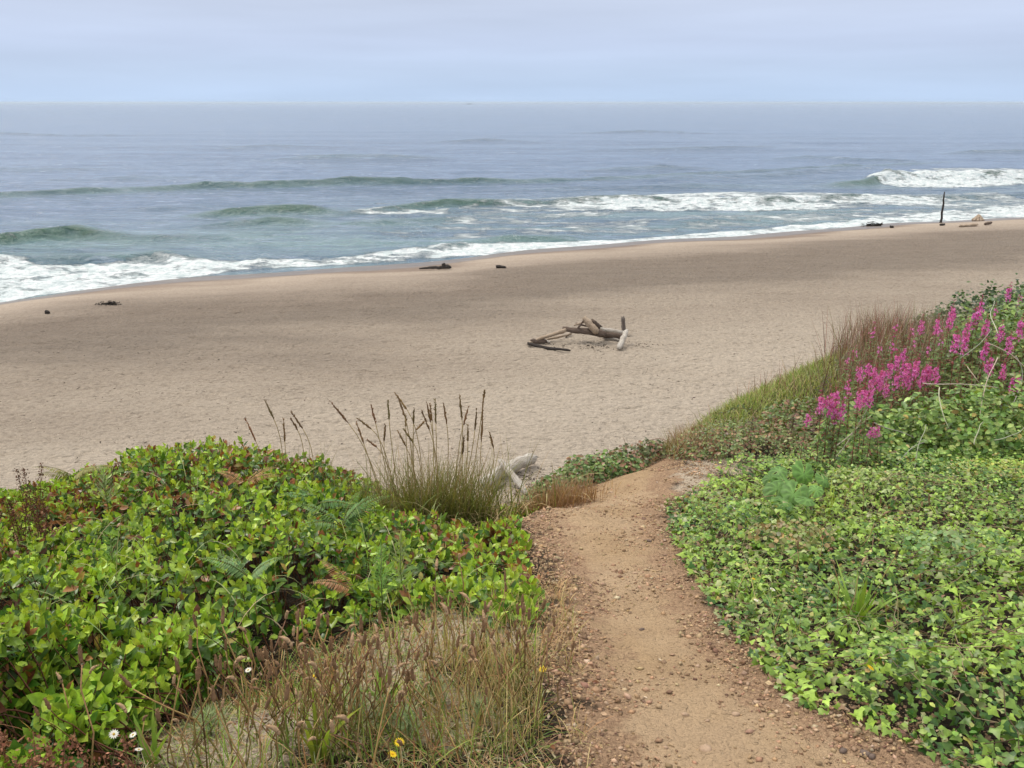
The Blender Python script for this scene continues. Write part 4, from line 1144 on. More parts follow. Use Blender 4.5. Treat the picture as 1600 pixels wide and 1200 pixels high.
# ------------------------------------------------------------------ dried plantain stalks
def stalk_template(seed):
    rr = np.random.default_rng(seed)
    root = thing('dried_plantain', 'thin brown plantain stalk with a fuzzy dried seed head at the lower left', 'dried flower stalk', (0, 0, -50), 'dried plantain stalks in the left foreground')
    H = 1.0
    t = np.linspace(0, 1, 7)
    bx = rr.normal(0, .05) * t ** 2 + rr.normal(0, .012, 7); by = rr.normal(0, .05) * t ** 2
    path = np.stack([bx, by, t * .27], -1)
    V, P, T = tubes([path], [np.linspace(.0023, .0015, 7)], 4, pick([(.24, .14, .065), (.42, .29, .14), (.20, .10, .06)], [2, 2, 1], 1)[0])
    T = T * 1.0
    g = (np.clip(1 - V[:, 2] / .2, 0, 1) ** 1.5)[:, None]
    T = T * (1 - g) + np.array([.20, .24, .06]) * g
    obj('stem', mesh_np('stem', V, P, M_dry, T), root)
    L = rr.uniform(.028, .045)
    tt = np.linspace(0, 1, 9)
    cur = rr.choice([0, 0, .5, 1.3])
    ang = cur * tt
    hp = path[-1] + np.stack([np.cumsum(np.sin(ang)) * L / 9, tt * 0, np.cumsum(np.cos(ang)) * L / 9], -1)
    c_ = np.array(rr.choice([0, 1]) and (.24, .145, .08) or (.40, .27, .16))
    V, P, T = tubes([hp], [.0046 * np.interp(tt, [0, .1, .6, 1], [.4, .9, 1, .35]) * (1 + rr.normal(0, .12, 9))], 6, c_)
    k = 60
    f = rr.uniform(0, 1, k); pp = np.stack([np.interp(f, tt, hp[:, i]) for i in range(3)], -1)
    d = rr.normal(0, 1, (k, 3)); d[:, 2] = np.abs(d[:, 2]) * .6
    V2, P2, T2 = cloud(T_diamond(.5, 0), pp, frames(d, rr.normal(0, 1, (k, 3))), rr.uniform(.004, .0065, k), np.clip(np.tile(c_, (k, 1)) * (1 + rr.normal(0, .3, (k, 1))), .01, 1))
    Vm, Pm_, Tm = merge([(V, P, T), (V2, P2, T2)])
    obj('seed_head', mesh_np('seed_head', Vm, Pm_, M_dry, Tm), root)
    return root
tmpl = [stalk_template(i) for i in range(8)]
zone = [(430, 1200, 560, 1120, 70, 'left part of the foreground patch'), (520, 1180, 640, 1110, 40, 'middle of the foreground patch'), (640, 1190, 860, 1080, 60, 'right part of the foreground patch by the path'), (300, 1230, 480, 1120, 26, 'lower left of the foreground patch'), (100, 1260, 300, 1180, 12, 'bare ground near the rust red docks'), (660, 1080, 850, 1020, 22, 'upper right of the foreground patch'), (380, 1330, 700, 1230, 16, 'bottom edge of the photo')]
cnt = 0
for x0, y0, x1, y1, k, zl in zone:
    for i in range(k):
        q = gpt(rng.uniform(x0, x1), rng.uniform(y1, y0))
        s_ = rng.uniform(.75, 1.25)
        if cnt < len(tmpl):
            r = tmpl[cnt]; r.location = q; r.scale = (s_,) * 3; r.rotation_euler = (rng.normal(0, .14), rng.normal(0, .14), rng.uniform(0, 6.28))
        else:
            r = dup(tmpl[cnt % 8], q, rng.uniform(0, 6.28), s_, tilt=(rng.normal(0, .14), rng.normal(0, .14)))
        r['label'] = 'dried brown plantain stalk in the ' + zl if zl[0] != 'b' else 'dried brown plantain stalk at the ' + zl
        cnt += 1
for a, b in [(1318, 1010), (1300, 1000), (1240, 950), (1275, 930), (1365, 880), (1395, 870), (1475, 880), (1360, 960), (1330, 900), (1315, 830), (1345, 845), (1110, 860), (1420, 1000), (1490, 850)]:
    q = gpt(a, b)
    dup(tmpl[cnt % 8], q + [0, 0, .04], rng.uniform(0, 6.28), rng.uniform(.8, 1.2), tilt=(rng.normal(0, .08), rng.normal(0, .08)), label='upright brown plantain seed stalk standing out of the ivy bank')['group'] = 'plantain stalks in the ivy'
    cnt += 1

# wiry ground tangle in the dry patch, dry grass at the path edge
def in_dry(x, y): return (dry_sd(x, y) < .1) & (xL(y) - x > -.08) & (y > 1.2)
def wires(name, label, n, x0, x1, y0, y1, test, L, w, cols, wts, bend=(.5, 2.5), lean=(.2, 1.2), mat=None, S=5, lift=0.0, cat='grass'):
    x, y = scatter(n, x0, x1, y0, y1, test); n = len(x)
    V, P, T = blades(np.stack([x, y, ground(x, y) + lift], -1), rng.uniform(0, 6.28, n), rng.uniform(*L, n), rng.uniform(*bend, n), rng.uniform(*w, n), rng.uniform(*lean, n), S, pick(cols, wts, n, .2))
    return tag(obj(name, mesh_np(name, V, P, mat or M_grass, T)), label, cat, kind='stuff')
wires('wiry_ground_cover', 'silvery green wiry stems matted over the dry ground under the plantain', 17000, -1.6, .1, 1.3, 3.2, lambda x, y: in_dry(x, y) & (fbm(x * 4, y * 4, 3, 161) > .42), (.03, .12), (.0016, .0030),
      [(.50, .48, .30), (.27, .36, .08), (.42, .29, .15), (.12, .19, .04), (.30, .14, .07)], [3, 4, 4, 3, 1], S=4)
wires('dry_grass', 'tan dry grass along the left edge of the path in the foreground', 5200, -.6, .35, 1.5, 3.4, lambda x, y: (np.abs(xL(y) - x - .10) < .17) & (fbm(x * 5, y * 5, 3, 171) > .40), (.04, .15), (.0014, .0028),
      [(.54, .39, .20), (.38, .24, .12), (.30, .31, .09)], [4, 3, 1], (.2, 1.6), (.0, .9), M_dry)
wires('dry_grass', 'tall tan grass tuft in the lower middle beside the path', 380, -.25, .1, 2.0, 2.6, lambda x, y: xL(y) - x > .0, (.14, .28), (.0015, .003), [(.56, .43, .21), (.34, .33, .10)], [3, 2], (.1, .8), (0, .3), M_dry, 6)
wires('dry_grass', 'reddish and green grass blades standing among the dried plantain stalks', 1900, -1.3, .1, 1.4, 2.8, lambda x, y: in_dry(x, y) & (fbm(x * 3, y * 3, 2, 48) > .42), (.08, .26), (.0022, .0045), [(.40, .20, .10), (.24, .36, .06), (.52, .40, .19), (.13, .22, .04)], [3, 4, 3, 3], (.1, 1.2), (0, .5), M_grass, 6)
# brown litter scraps under everything at the left
n = 9000
x, y = scatter(n, -2.5, .3, 1.25, 3.6, lambda x, y: (xL(y) - x > -.12) & (fbm(x * 6, y * 6, 2, 181) > .35)); n = len(x)
d = rng.normal(0, 1, (n, 3)); d[:, 2] *= .25
V, P, T = cloud(T_diamond(.5, -.1), np.stack([x, y, ground(x, y) + .004], -1), frames(d, rng.normal(0, .5, (n, 3)) + [0, 0, 1]), rng.uniform(.008, .028, n), pick([(.30, .19, .11), (.42, .32, .22), (.16, .10, .06), (.22, .10, .05)], [3, 2, 2, 1], n))
tag(obj('leaf_litter', mesh_np('leaf_litter', V, P, M_dry, T)), 'dead brown leaves and scraps on the ground of the left foreground', 'leaf litter', kind='stuff')

# reddish dock plants
def dock(q, label, H, n_st, col, group, spread=.05):
    root = thing('dock_plant', label, 'dock plant', q, group)
    for i in range(n_st):
        a = rng.uniform(0, 6.28); l = rng.uniform(.0, .3); h = H * rng.uniform(.7, 1.05)
        tip = np.array([math.cos(a) * l * h, math.sin(a) * l * h, h])
        b0 = np.array([rng.normal(0, spread), rng.normal(0, spread), 0])
        t = np.linspace(0, 1, 6)[:, None]
        path = b0 * (1 - t) + (b0 + tip) * t
        parts = [tubes([path], [np.linspace(.003, .001, 6)], 4, np.array(col) * .9)]
        k = int(190 * H / .4)
        f = rng.uniform(.35, 1, k)[:, None]
        cl = rng.normal(0, .016, (k, 3)) * (1.25 - f)* (1 + .8 * (np.sin(f * 40) > 0))
        pp = b0 * (1 - f) + (b0 + tip) * f + cl
        parts.append(cloud(T_diamond(.8, .1), pp, frames(rng.normal(0, 1, (k, 3)), rng.normal(0, 1, (k, 3))), rng.uniform(.006, .012, k), jit(col, k, .3)))
        V, P, T = merge(parts)
        obj('seed_stalk', mesh_np('seed_stalk', V, P, M_dry, T), root)
    n = 18
    V, P, T = blades(rng.normal(0, .02, (n, 3)), rng.uniform(0, 6.28, n), rng.uniform(.1, .3, n) * H * 2, rng.uniform(.5, 2.2, n), rng.uniform(.008, .016, n), rng.uniform(.2, .9, n), 6, jit((.22, .12, .07), n))
    o = obj('withered_leaves', mesh_np('withered_leaves', V, P, M_dry, T), root); o['kind'] = 'stuff'
def dock_at(px, top, Y, label, n_, col, grp=None):
    t_ = at(px, top, Y); g_ = gz(t_[0], Y)
    dock(np.array([t_[0], Y, g_]), label, (t_[2] - g_), n_, col, grp, .03)
dock_at(38, 722, 4.2, 'dark brown dried dock with drooping seed spikes at the upper left edge', 4, (.12, .055, .032))
dock_at(62, 748, 4.1, 'small brown dock stalk right of the tallest one at the left edge', 2, (.14, .065, .04))
dock_at(8, 755, 4.1, 'dark dried dock stalk cut by the left frame edge', 3, (.11, .05, .03))
for i, (a, b) in enumerate([(30, 1300), (75, 1290), (125, 1270), (170, 1290), (10, 1250), (100, 1330), (215, 1290)]):
    dock(gpt(a, b), 'rust red dried dock seed stalks in the lower left corner', .21, 3, (.25, .12, .07), 'rust red docks in the lower left corner', .03)

# ------------------------------------------------------------------ small flowers
def daisy_t(petal, cen, npet, r, H, name, lab, cat, grp):
    root = thing(name, lab, cat, (0, 0, -50), grp)
    V, P, T = tubes([[[0, 0, -H], [.004, 0, -H * .5], [0, 0, 0]]], [[.0012, .0011, .001]], 4, (.2, .28, .09))
    obj('stem', mesh_np('stem', V, P, M_grass, T), root)
    a = np.arange(npet) / npet * 2 * PI
    d = np.stack([np.cos(a), np.sin(a), np.full(npet, .12)], -1)
    V, P, T = cloud(T_diamond(.42, -.05), np.zeros((npet, 3)) + d * r * .15, frames(d, np.tile([0, 0, 1.], (npet, 1))), np.full(npet, r), jit(petal, npet, .05, .02))
    obj('petals', mesh_np('petals', V, P, M_petal, T), root)
    V = IV * [r * .32, r * .32, r * .2] + [0, 0, r * .06]
    obj('centre', mesh_np('centre', V, [IF], M_petal, jit(cen, 12, .1)), root)
    return root
def place_flowers(root, pts, labs, H):
    first = True
    for (a, b), lb in zip(pts, labs):
        qq = hit(a, b, lambda x, y: ground(x, y) + H, 1.0, 12)
        rz = rng.uniform(0, 6.28); tl = (rng.normal(.35, .15), rng.normal(0, .2))
        if first:
            root.location = qq; root.rotation_euler = (*tl, rz); root['label'] = lb; first = False
        else: dup(root, qq, rz, rng.uniform(.85, 1.15), lb, tilt=tl)
W = daisy_t((.85, .84, .80), (.62, .42, .05), 13, .0105, .12, 'daisy', '', 'flower', 'white daisies')
place_flowers(W, [(282, 1038), (251, 1017), (388, 1047), (208, 1149), (217, 1172), (178, 1148), (1181, 938), (1207, 921)], ['white daisy with yellow centre beside the dark gap under the salal', 'white daisy seen side on just above the other one under the salal', 'small white daisy at the upper edge of the dried plantain patch', 'white daisy at the lower left between the docks and dried stalks', 'lowest white daisy at the lower left', 'leftmost white daisy at the lower left', 'white daisy in the ivy near the path', 'faded daisy just right of the white one in the ivy'], .16)
W2 = daisy_t((.80, .78, .70), (.75, .7, .5), 9, .017, .10, 'bindweed_flower', '', 'flower', 'pale blossoms at the top of the ivy')
place_flowers(W2, [(1110, 771), (1144, 781), (1145, 795)], ['round creamy white blossom at the upper tip of the ivy', 'ragged white blossom right of the round creamy one', 'pale blossom lowest of three at the upper tip of the ivy'], .12)
Yl = daisy_t((.85, .62, .03), (.75, .45, .02), 14, .012, .12, 'hawkbit', '', 'flower', 'yellow hawkbit flowers')
place_flowers(Yl, [(613, 1180), (624, 1160), (1379, 1027), (1360, 1044), (1436, 1050), (492, 1058), (848, 1047), (1178, 905), (210, 1062), (263, 1043), (185, 1112)], ['brightest yellow flower at the bottom of the dried plantain', 'yellow bud just above the bright yellow flower at the bottom', 'yellow flower in the ivy below the big plantain rosette', 'small yellow flower left of the brighter one in the ivy', 'small yellow flower in the ivy furthest right', 'dull yellow seed head among the dried stalks', 'tiny yellow flower beside the left path edge', 'orange bud in the ivy near the left edge', 'yellow bud on the dry ground below the salal', 'yellow bud beside the white daisies under the salal', 'yellow bud above the white daisies at the lower left'], .13)

# ------------------------------------------------------------------ scrub on the right ridge
slope_poly = np.array([hit(*q)[:2] for q in [(1030, 728), (1060, 703), (1100, 660), (1200, 612), (1290, 565), (1340, 535)]] + [(4.9, 12.6), (3.0, 11.5), (1.9, 9.2), (1.1, 7.6)] + [])
def zr(x, y): return ground(x, y)
def crest_y(x): return np.interp(x, [1.0, 1.45, 1.9, 2.9, 3.8, 4.7, 8.0], [7.0, 7.2, 8.4, 9.6, 10.4, 11.6, 13.6])
def grass_field(name, label, n, x0, x1, y0, y1, test, L, w, cols, wts, **k):
    return wires(name, label, n, x0, x1, y0, y1, test, L, w, cols, wts, **k)
grass_field('slope_grass', 'short green grass on the steep slope above the beach right of the path', 60000, 1.0, 5.2, 6.9, 12.5, lambda x, y: (y > crest_y(x) - 2.3 + .3 * fbm(x * 2, y * 2, 2, 3)) & (y < crest_y(x) + .7) & (x < 4.6 + .3 * np.sin(y * 3)) & (xR(y) < x),
            (.05, .15), (.004, .008), [(.24, .32, .07), (.33, .37, .12), (.46, .40, .20), (.15, .22, .045)], [4, 4, 2.5, 2], bend=(.2, 1.4), lean=(0, .6), S=4)
grass_field('slope_grass', 'reddish brown dry grass fringe at the crest of the path', 2600, .75, 1.7, 6.3, 7.6, lambda x, y: (path_sd(x, y) < .05) | (y > 7.0), (.10, .28), (.003, .006), [(.33, .22, .13), (.42, .33, .20), (.25, .26, .08)], [4, 2, 1], bend=(.1, .9), lean=(0, .4), S=4, mat=M_dry)
for a, b, lb, k_ in [(880, 790, 'rusty red brown grass tuft on the path crest beside the crossed white logs', 420), (845, 795, 'small rusty grass tuft at the left end of the crest', 160)]:
    qq = gpt(a, b)
    if qq[1] > 7: qq = np.array([.32, 5.9, gz(.32, 5.9)])
    grass_plant('rusty_grass', lb, 'grass tuft', qq, k_, (.12, .27), (.003, .006), (.13, .08), (.30, .18, .10), (.38, .27, .17), (.1, .7), (0, .35), S=4)
def leaf_mound(name, label, cat, cx, cy, rx, ry, H, n, cols, wts, sz, mat=M_ivy, tm=None, h0=.0, parts=True, group=None, yaw=0., seed=0, nmax=300):
    tm = tm or T_oval(.62, .06, .1)
    c = np.array([cx, cy, gz(cx, cy)])
    root = thing(name, label, cat, c, group)
    a = rng.uniform(0, 2 * PI, n); r_ = np.sqrt(rng.uniform(0, 1, n))
    u_, v_ = r_ * np.cos(a), r_ * np.sin(a)
    x = cx + u_ * rx * math.cos(yaw) - v_ * ry * math.sin(yaw); y = cy + u_ * rx * math.sin(yaw) + v_ * ry * math.cos(yaw)
    dep = rng.uniform(0, 1, n) ** 1.7
    lump = .25 + 1.5 * fbm(x * 4 + seed, y * 4, 3, 191 + seed) * (1 + .09 * rng.normal(0, 1, n))
    h = (H * np.sqrt(np.clip(1 - r_ ** 2.2, 0, 1)) * lump + .03)
    z = ground(x, y) + h0 + h * (1 - dep * .85)
    nn = np.stack([u_ * .7, v_ * .7 - .3, np.full(n, 1.0)], -1) + rng.normal(0, .45, (n, 3))
    az = rng.uniform(0, 6.28, n)
    d = np.stack([np.cos(az), np.sin(az), rng.normal(-.2, .3, n)], -1)
    col = pick(cols, wts, n, .2)
    leafy_part(root, tm, np.stack([x, y, z], -1), frames(d, nn), rng.uniform(*sz, n), col, mat, dep < .2, nmax=nmax)
    return root, c
bl = dict(cols=[(.11, .20, .04), (.21, .33, .07), (.32, .42, .12), (.36, .28, .08)], wts=[4, 4, 2, .4])
def canes(root, c, pts, r=.004, col=(.46, .42, .33)):
    for pl in pts:
        P_ = np.array([at(a, b, Y) for a, b, Y in pl])
        k = np.arange(len(P_)); t = np.linspace(0, len(P_) - 1, 5 * (len(P_) - 1) + 1)
        pth = np.stack([np.interp(t, k, P_[:, i]) for i in range(3)], -1) + rng.normal(0, .006, (len(t), 3))
        # smooth
        for _ in range(3): pth[1:-1] = (pth[:-2] + pth[1:-1] * 2 + pth[2:]) / 4
        V, P, T = tubes([pth - c], [np.linspace(r, r * .5, len(t))], 5, jit(col, 1)[0])
        obj('cane', mesh_np('cane', V, P, M_dry, T), root)
for k_, (a_, b_, rx_, nl_, lb) in enumerate([(1350, 790, .30, 420, 'patch of round pale leaves in the ivy right of the big round leaved plant'), (1560, 770, .35, 420, 'yellowish patch of small leaves in the ivy at the right edge'), (1230, 885, .22, 260, 'olive patch of small leaves in the middle left of the ivy'), (1480, 900, .25, 300, 'dull green patch of clover like leaves in the right of the ivy')]):
    q = gpt(a_, b_)
    leaf_mound('weed_patch', lb, 'weeds', q[0], q[1], rx_, rx_ * .8, .06, nl_, [[(.26, .36, .10), (.34, .40, .14)], [(.42, .46, .09), (.30, .36, .07)], [(.24, .26, .08), (.30, .22, .09)], [(.14, .26, .08), (.24, .34, .12)]][k_], [1, 1], (.018, .034), h0=.14, seed=20 + k_, nmax=0, tm=T_oval(.85, .03, .05))
# understorey of mixed weeds
leaf_mound('weed_clump', 'mixed brown and green weeds between the path tip and the bramble', 'weeds', 1.95, 6.5, .65, .5, .18, 3000, [(.12, .17, .05), (.22, .26, .09), (.30, .18, .10), (.18, .09, .05)], [4, 4, 2, 1], (.02, .04), seed=3, nmax=0)
leaf_mound('weed_clump', 'dull green weeds in front of the fireweed on the slope', 'weeds', 3.0, 7.2, .85, .55, .16, 3400, [(.12, .18, .05), (.20, .25, .09), (.28, .17, .09), (.16, .08, .05)], [4, 3, 2, 2], (.025, .05), seed=4, nmax=0)
leaf_mound('weed_clump', 'dark weeds filling the slope under the pink fireweed', 'weeds', 4.9, 8.4, 1.5, 1.3, .22, 6500, [(.10, .15, .045), (.18, .23, .08), (.20, .12, .07)], [4, 3, 2], (.03, .055), seed=5, nmax=0)
rt, c = leaf_mound('bramble_thicket', 'big bramble mound with pale bare canes right of the fireweed', 'bramble', 3.65, 6.45, 1.2, .7, .55, 8500, sz=(.035, .065), seed=6, yaw=.1, **bl)
canes(rt, c, [[(1290, 735, 5.6), (1330, 685, 5.9), (1365, 620, 6.2)], [(1305, 700, 5.8), (1345, 665, 5.9), (1360, 648, 6.0)], [(1365, 662, 5.8), (1400, 672, 5.8), (1430, 685, 5.8)], [(1428, 735, 5.5), (1436, 690, 5.6), (1450, 665, 5.8)], [(1400, 725, 5.6), (1425, 700, 5.7), (1445, 690, 5.8)],
              [(1465, 605, 6.2), (1470, 640, 6.0), (1482, 668, 5.9)], [(1510, 572, 6.4), (1525, 590, 6.2), (1535, 605, 6.2)], [(1545, 537, 6.6), (1575, 550, 6.4), (1605, 578, 6.2)], [(1440, 600, 6.3), (1500, 600, 6.3), (1560, 605, 6.2)], [(1520, 695, 5.6), (1530, 670, 5.7), (1536, 660, 5.8)], [(1560, 560, 6.6), (1540, 600, 6.4), (1530, 650, 6.2)],
              [(1555, 690, 5.5), (1580, 680, 5.6), (1600, 670, 5.8)], [(1590, 555, 6.4), (1600, 590, 6.4), (1580, 640, 6.2)]], .0045)
rt, c = leaf_mound('bramble_thicket', 'dark tangled bramble at the right frame edge below the tall flowers', 'bramble', 5.4, 7.9, 1.4, 1.1, .75, 7500, sz=(.04, .07), seed=7, cols=[(.10, .17, .04), (.17, .27, .06), (.28, .36, .10)], wts=[4, 3, 1])
canes(rt, c, [[(1560, 520, 7.5), (1545, 490, 8.0), (1555, 470, 8.2)], [(1500, 560, 7.4), (1530, 540, 7.4), (1550, 515, 7.5)]], .004)
rt, c = leaf_mound('dark_shrub', 'dark leafy shrub on the skyline at the upper right corner', 'shrub', 7.2, 12.2, 1.8, 1.2, .6, 9000, sz=(.05, .08), seed=8, cols=[(.045, .085, .03), (.09, .15, .045), (.16, .22, .07)], wts=[5, 3, 1])
rt, c = leaf_mound('dark_shrub', 'green shrub mass behind the fireweed at the right edge', 'shrub', 6.6, 10.0, 1.5, 1.5, .7, 7000, sz=(.04, .07), seed=9, cols=[(.09, .16, .035), (.17, .26, .06), (.28, .34, .09)], wts=[4, 4, 1])
# crest bramble by the path
rt, c = leaf_mound('bramble_bush', 'low dark green bramble at the crest left of the path', 'bramble', .55, 6.2, .60, .20, .24, 2600, sz=(.028, .05), seed=10, yaw=.55, cols=[(.09, .16, .04), (.19, .28, .08), (.26, .15, .08)], wts=[3, 4, 2], nmax=220)
rt, c = leaf_mound('bramble_bush', 'reddish dark bush at the very top of the path crest', 'bramble', .98, 6.75, .34, .2, .27, 1500, sz=(.025, .045), seed=11, cols=[(.10, .13, .045), (.19, .22, .08), (.26, .14, .08)], wts=[3, 3, 3], nmax=160)
canes(rt, c, [[(1000, 715, 6.7), (1008, 690, 6.7), (1028, 684, 6.7), (1045, 690, 6.7), (1052, 702, 6.7)], [(960, 712, 6.6), (950, 700, 6.6)], [(990, 710, 6.8), (995, 688, 6.8)], [(980, 708, 6.8), (975, 685, 6.8)]], .003, (.2, .1, .06))
# leafy shoot sticking out over the sand
q = at(1170, 652, 7.6)
shoot = thing('bramble_shoot', 'single leafy bramble shoot reaching left over the sand', 'bramble', q)
pth = np.array([at(a, b, 7.6) for a, b in [(1210, 655), (1175, 640), (1150, 637), (1130, 645), (1104, 647)]])
V, P, T = tubes([pth - q], [[.004, .0035, .003, .0025, .0015]], 4, (.16, .12, .06)); obj('cane', mesh_np('cane', V, P, M_dry, T), shoot)
for i in range(16):
    f = rng.uniform(0, 1) * 3.99; k = int(f); pt = pth[k] * (1 - f + k) + pth[k + 1] * (f - k) - q
    V, P, T = cloud(T_oval(.55), np.array([pt]), frames(rng.normal(0, 1, (1, 3)), np.array([[0, -.3, 1.]]) + rng.normal(0, .4, (1, 3))), rng.uniform(.03, .055, 1), jit((.13, .17, .06), 1))
    obj('leaf', mesh_np('leaf', V, P, M_ivy, T), shoot)
# grey-brown dead stems on the ridge
wires('dead_stems', 'thin grey brown dead stems standing along the ridge behind the fireweed', 11500, 2.9, 7.8, 7.9, 12.8, lambda x, y: (y > crest_y(x) - 2.9) & (y < crest_y(x) + .5) & (x / y < .57) & (x / y + .05 * (fbm(x * 5, y * 5, 2, 9) - .5) > .405 + .04 * rng.uniform(0, 1, len(x)) ** 2 - .015 * (crest_y(x) - y)) & (fbm(x * 2, y * 2, 2, 14) > .3), (.22, .72), (.0022, .0045), [(.28, .20, .15), (.46, .38, .29), (.17, .11, .08), (.24, .26, .10), (.26, .15, .13)], [4, 4, 2, 1.5, 1.5], bend=(.05, .6), lean=(0, .25), mat=M_dry, S=4, cat='dead stems')
wires('dead_stems', 'reddish brown stems crowded among the pink fireweed', 6500, 2.2, 6.6, 6.6, 10.5, lambda x, y: (x / y > .375 + .05 * rng.uniform(0, 1, len(x))) & (y < crest_y(x) - .2) & (fbm(x * 2.4, y * 2.4, 2, 44) > .35), (.3, .75), (.0035, .006), [(.24, .10, .07), (.34, .17, .13), (.16, .17, .06), (.40, .31, .24)], [4, 3, 2, 1], bend=(.05, .6), lean=(0, .3), mat=M_dry, S=4, cat='dead stems')
wires('dead_stems', 'reddish brown dead stems in the weeds above the ivy', 2600, 1.4, 5.6, 6.2, 9.3, lambda x, y: (y > y_ivy(x)) & (y < crest_y(x) - .3) & (fbm(x * 2.4, y * 2.4, 2, 24) > .42), (.12, .42), (.003, .005), [(.26, .13, .10), (.36, .26, .17), (.2, .2, .08)], [3, 3, 1], bend=(.1, 1.2), lean=(0, .6), mat=M_dry, S=4, cat='dead stems')
wires('dead_stems', 'pale dry and green grass scattered over the ivy bank', 4200, .4, 4.5, 1.6, 5.5, lambda x, y: (x > xR(y)) & (y < y_ivy(x)) & (fbm(x * 2.4, y * 2.4, 2, 34) > .45), (.10, .30), (.0015, .003), [(.36, .40, .14), (.44, .36, .2), (.22, .34, .08)], [2, 2, 3], bend=(.1, 1.4), lean=(0, .6), S=5, lift=.04, cat='dry grass')

# ------------------------------------------------------------------ fireweed
def fireweed_t(seed, fl=(.70, .92), dens=34, pinkf=1.0, seedy=False):
    rr = np.random.default_rng(seed)
    root = thing('fireweed', 'x', 'fireweed', (0, 0, -50))
    t = np.linspace(0, 1, 9)
    bx = rr.normal(0, .05) * t ** 2 + rr.normal(0, .004, 9); by = rr.normal(0, .04) * t ** 2
    path = np.stack([bx, by, t], -1)
    V, P, T = tubes([path], [np.linspace(.0055, .0018, 9)], 5, (.25, .085, .07) if not seedy else (.12, .05, .04))
    obj('stem', mesh_np('stem', V, P, M_dry, T), root)
    P_ = lambda f: np.stack([np.interp(f, t, path[:, i]) for i in range(3)], -1)
    n = 60
    f = np.linspace(.12, fl[0], n); a = np.arange(n) * 2.4
    d = np.stack([np.cos(a), np.sin(a), rr.normal(.25, .25, n)], -1)
    lc = pick([(.11, .18, .055), (.17, .23, .07), (.26, .10, .07)], [4, 3, 2], n) if not seedy else pick([(.07, .06, .035), (.10, .05, .04)], [1, 1], n)
    V, P, T = cloud(T_diamond(.2, -.25), P_(f), frames(d, np.tile([0, 0, 1.], (n, 1))), rr.uniform(.06, .11, n), lc)
    obj('leaves', mesh_np('leaves', V, P, M_grass, T), root)['kind'] = 'stuff'
    if not seedy:
        k = dens
        f = rr.uniform(*fl, k); a = rr.uniform(0, 6.28, k)
        out_ = np.stack([np.cos(a), np.sin(a), rr.normal(.0, .25, k)], -1)
        cpt = P_(f) + out_ * rr.uniform(.012, .044, (k, 1)) * np.interp(f, fl, [1.15, .6])[:, None]
        L = []
        for j in range(4):
            th = j * PI / 2 + rr.uniform(0, .6, k)
            r1 = np.cross(out_, [0, 0, 1.]); r1 /= np.linalg.norm(r1, axis=1, keepdims=True); r2 = np.cross(out_, r1)
            dd_ = r1 * np.cos(th)[:, None] + r2 * np.sin(th)[:, None] + out_ * .25
            L.append(cloud(T_diamond(.85, .0), cpt, frames(dd_, out_), rr.uniform(.013, .020, k), pick([(.74, .19, .62), (.82, .34, .74), (.56, .09, .42)], [4, 3, 2], k, .1)))
        V, P, T = merge(L)
        obj('flowers', mesh_np('flowers', V, P, M_petal, T), root)
    k = 40
    f = rr.uniform(fl[0] - (.1 if not seedy else .3), 1, k); a = rr.uniform(0, 6.28, k)
    d = np.stack([np.cos(a), np.sin(a), rr.normal(.6 if seedy else .2, .3, k)], -1)
    V, P, T = cloud(T_diamond(.25, .1), P_(f), frames(d, rr.normal(0, 1, (k, 3))), rr.uniform(.014, .034, k), pick([(.38, .07, .16), (.30, .09, .09), (.50, .09, .30)], [3, 2, 2], k) if not seedy else pick([(.10, .04, .035), (.16, .07, .05)], [1, 1], k))
    obj('buds' if not seedy else 'seed_pods', mesh_np('buds', V, P, M_petal, T), root)
    return root
FT = [fireweed_t(300 + i, (.74 + .02 * i, .92 + .01 * i), 56 - 5 * i) for i in range(4)] + [fireweed_t(320, (.80, .93), 12), fireweed_t(321, (.84, .92), 5)]
FS = [fireweed_t(330, seedy=True), fireweed_t(331, seedy=True)]
used = set()
def solveY(px, py, H, y0=5.6, y1=13.5):
    Y = np.linspace(y0, y1, 400)
    d_ = ray(px, py)
    h = (EYE + d_[2] * Y / d_[1]) - ground(d_[0] * Y / d_[1], Y)
    k = int(np.argmin(np.abs(h - H)))
    return Y[k], h[k]
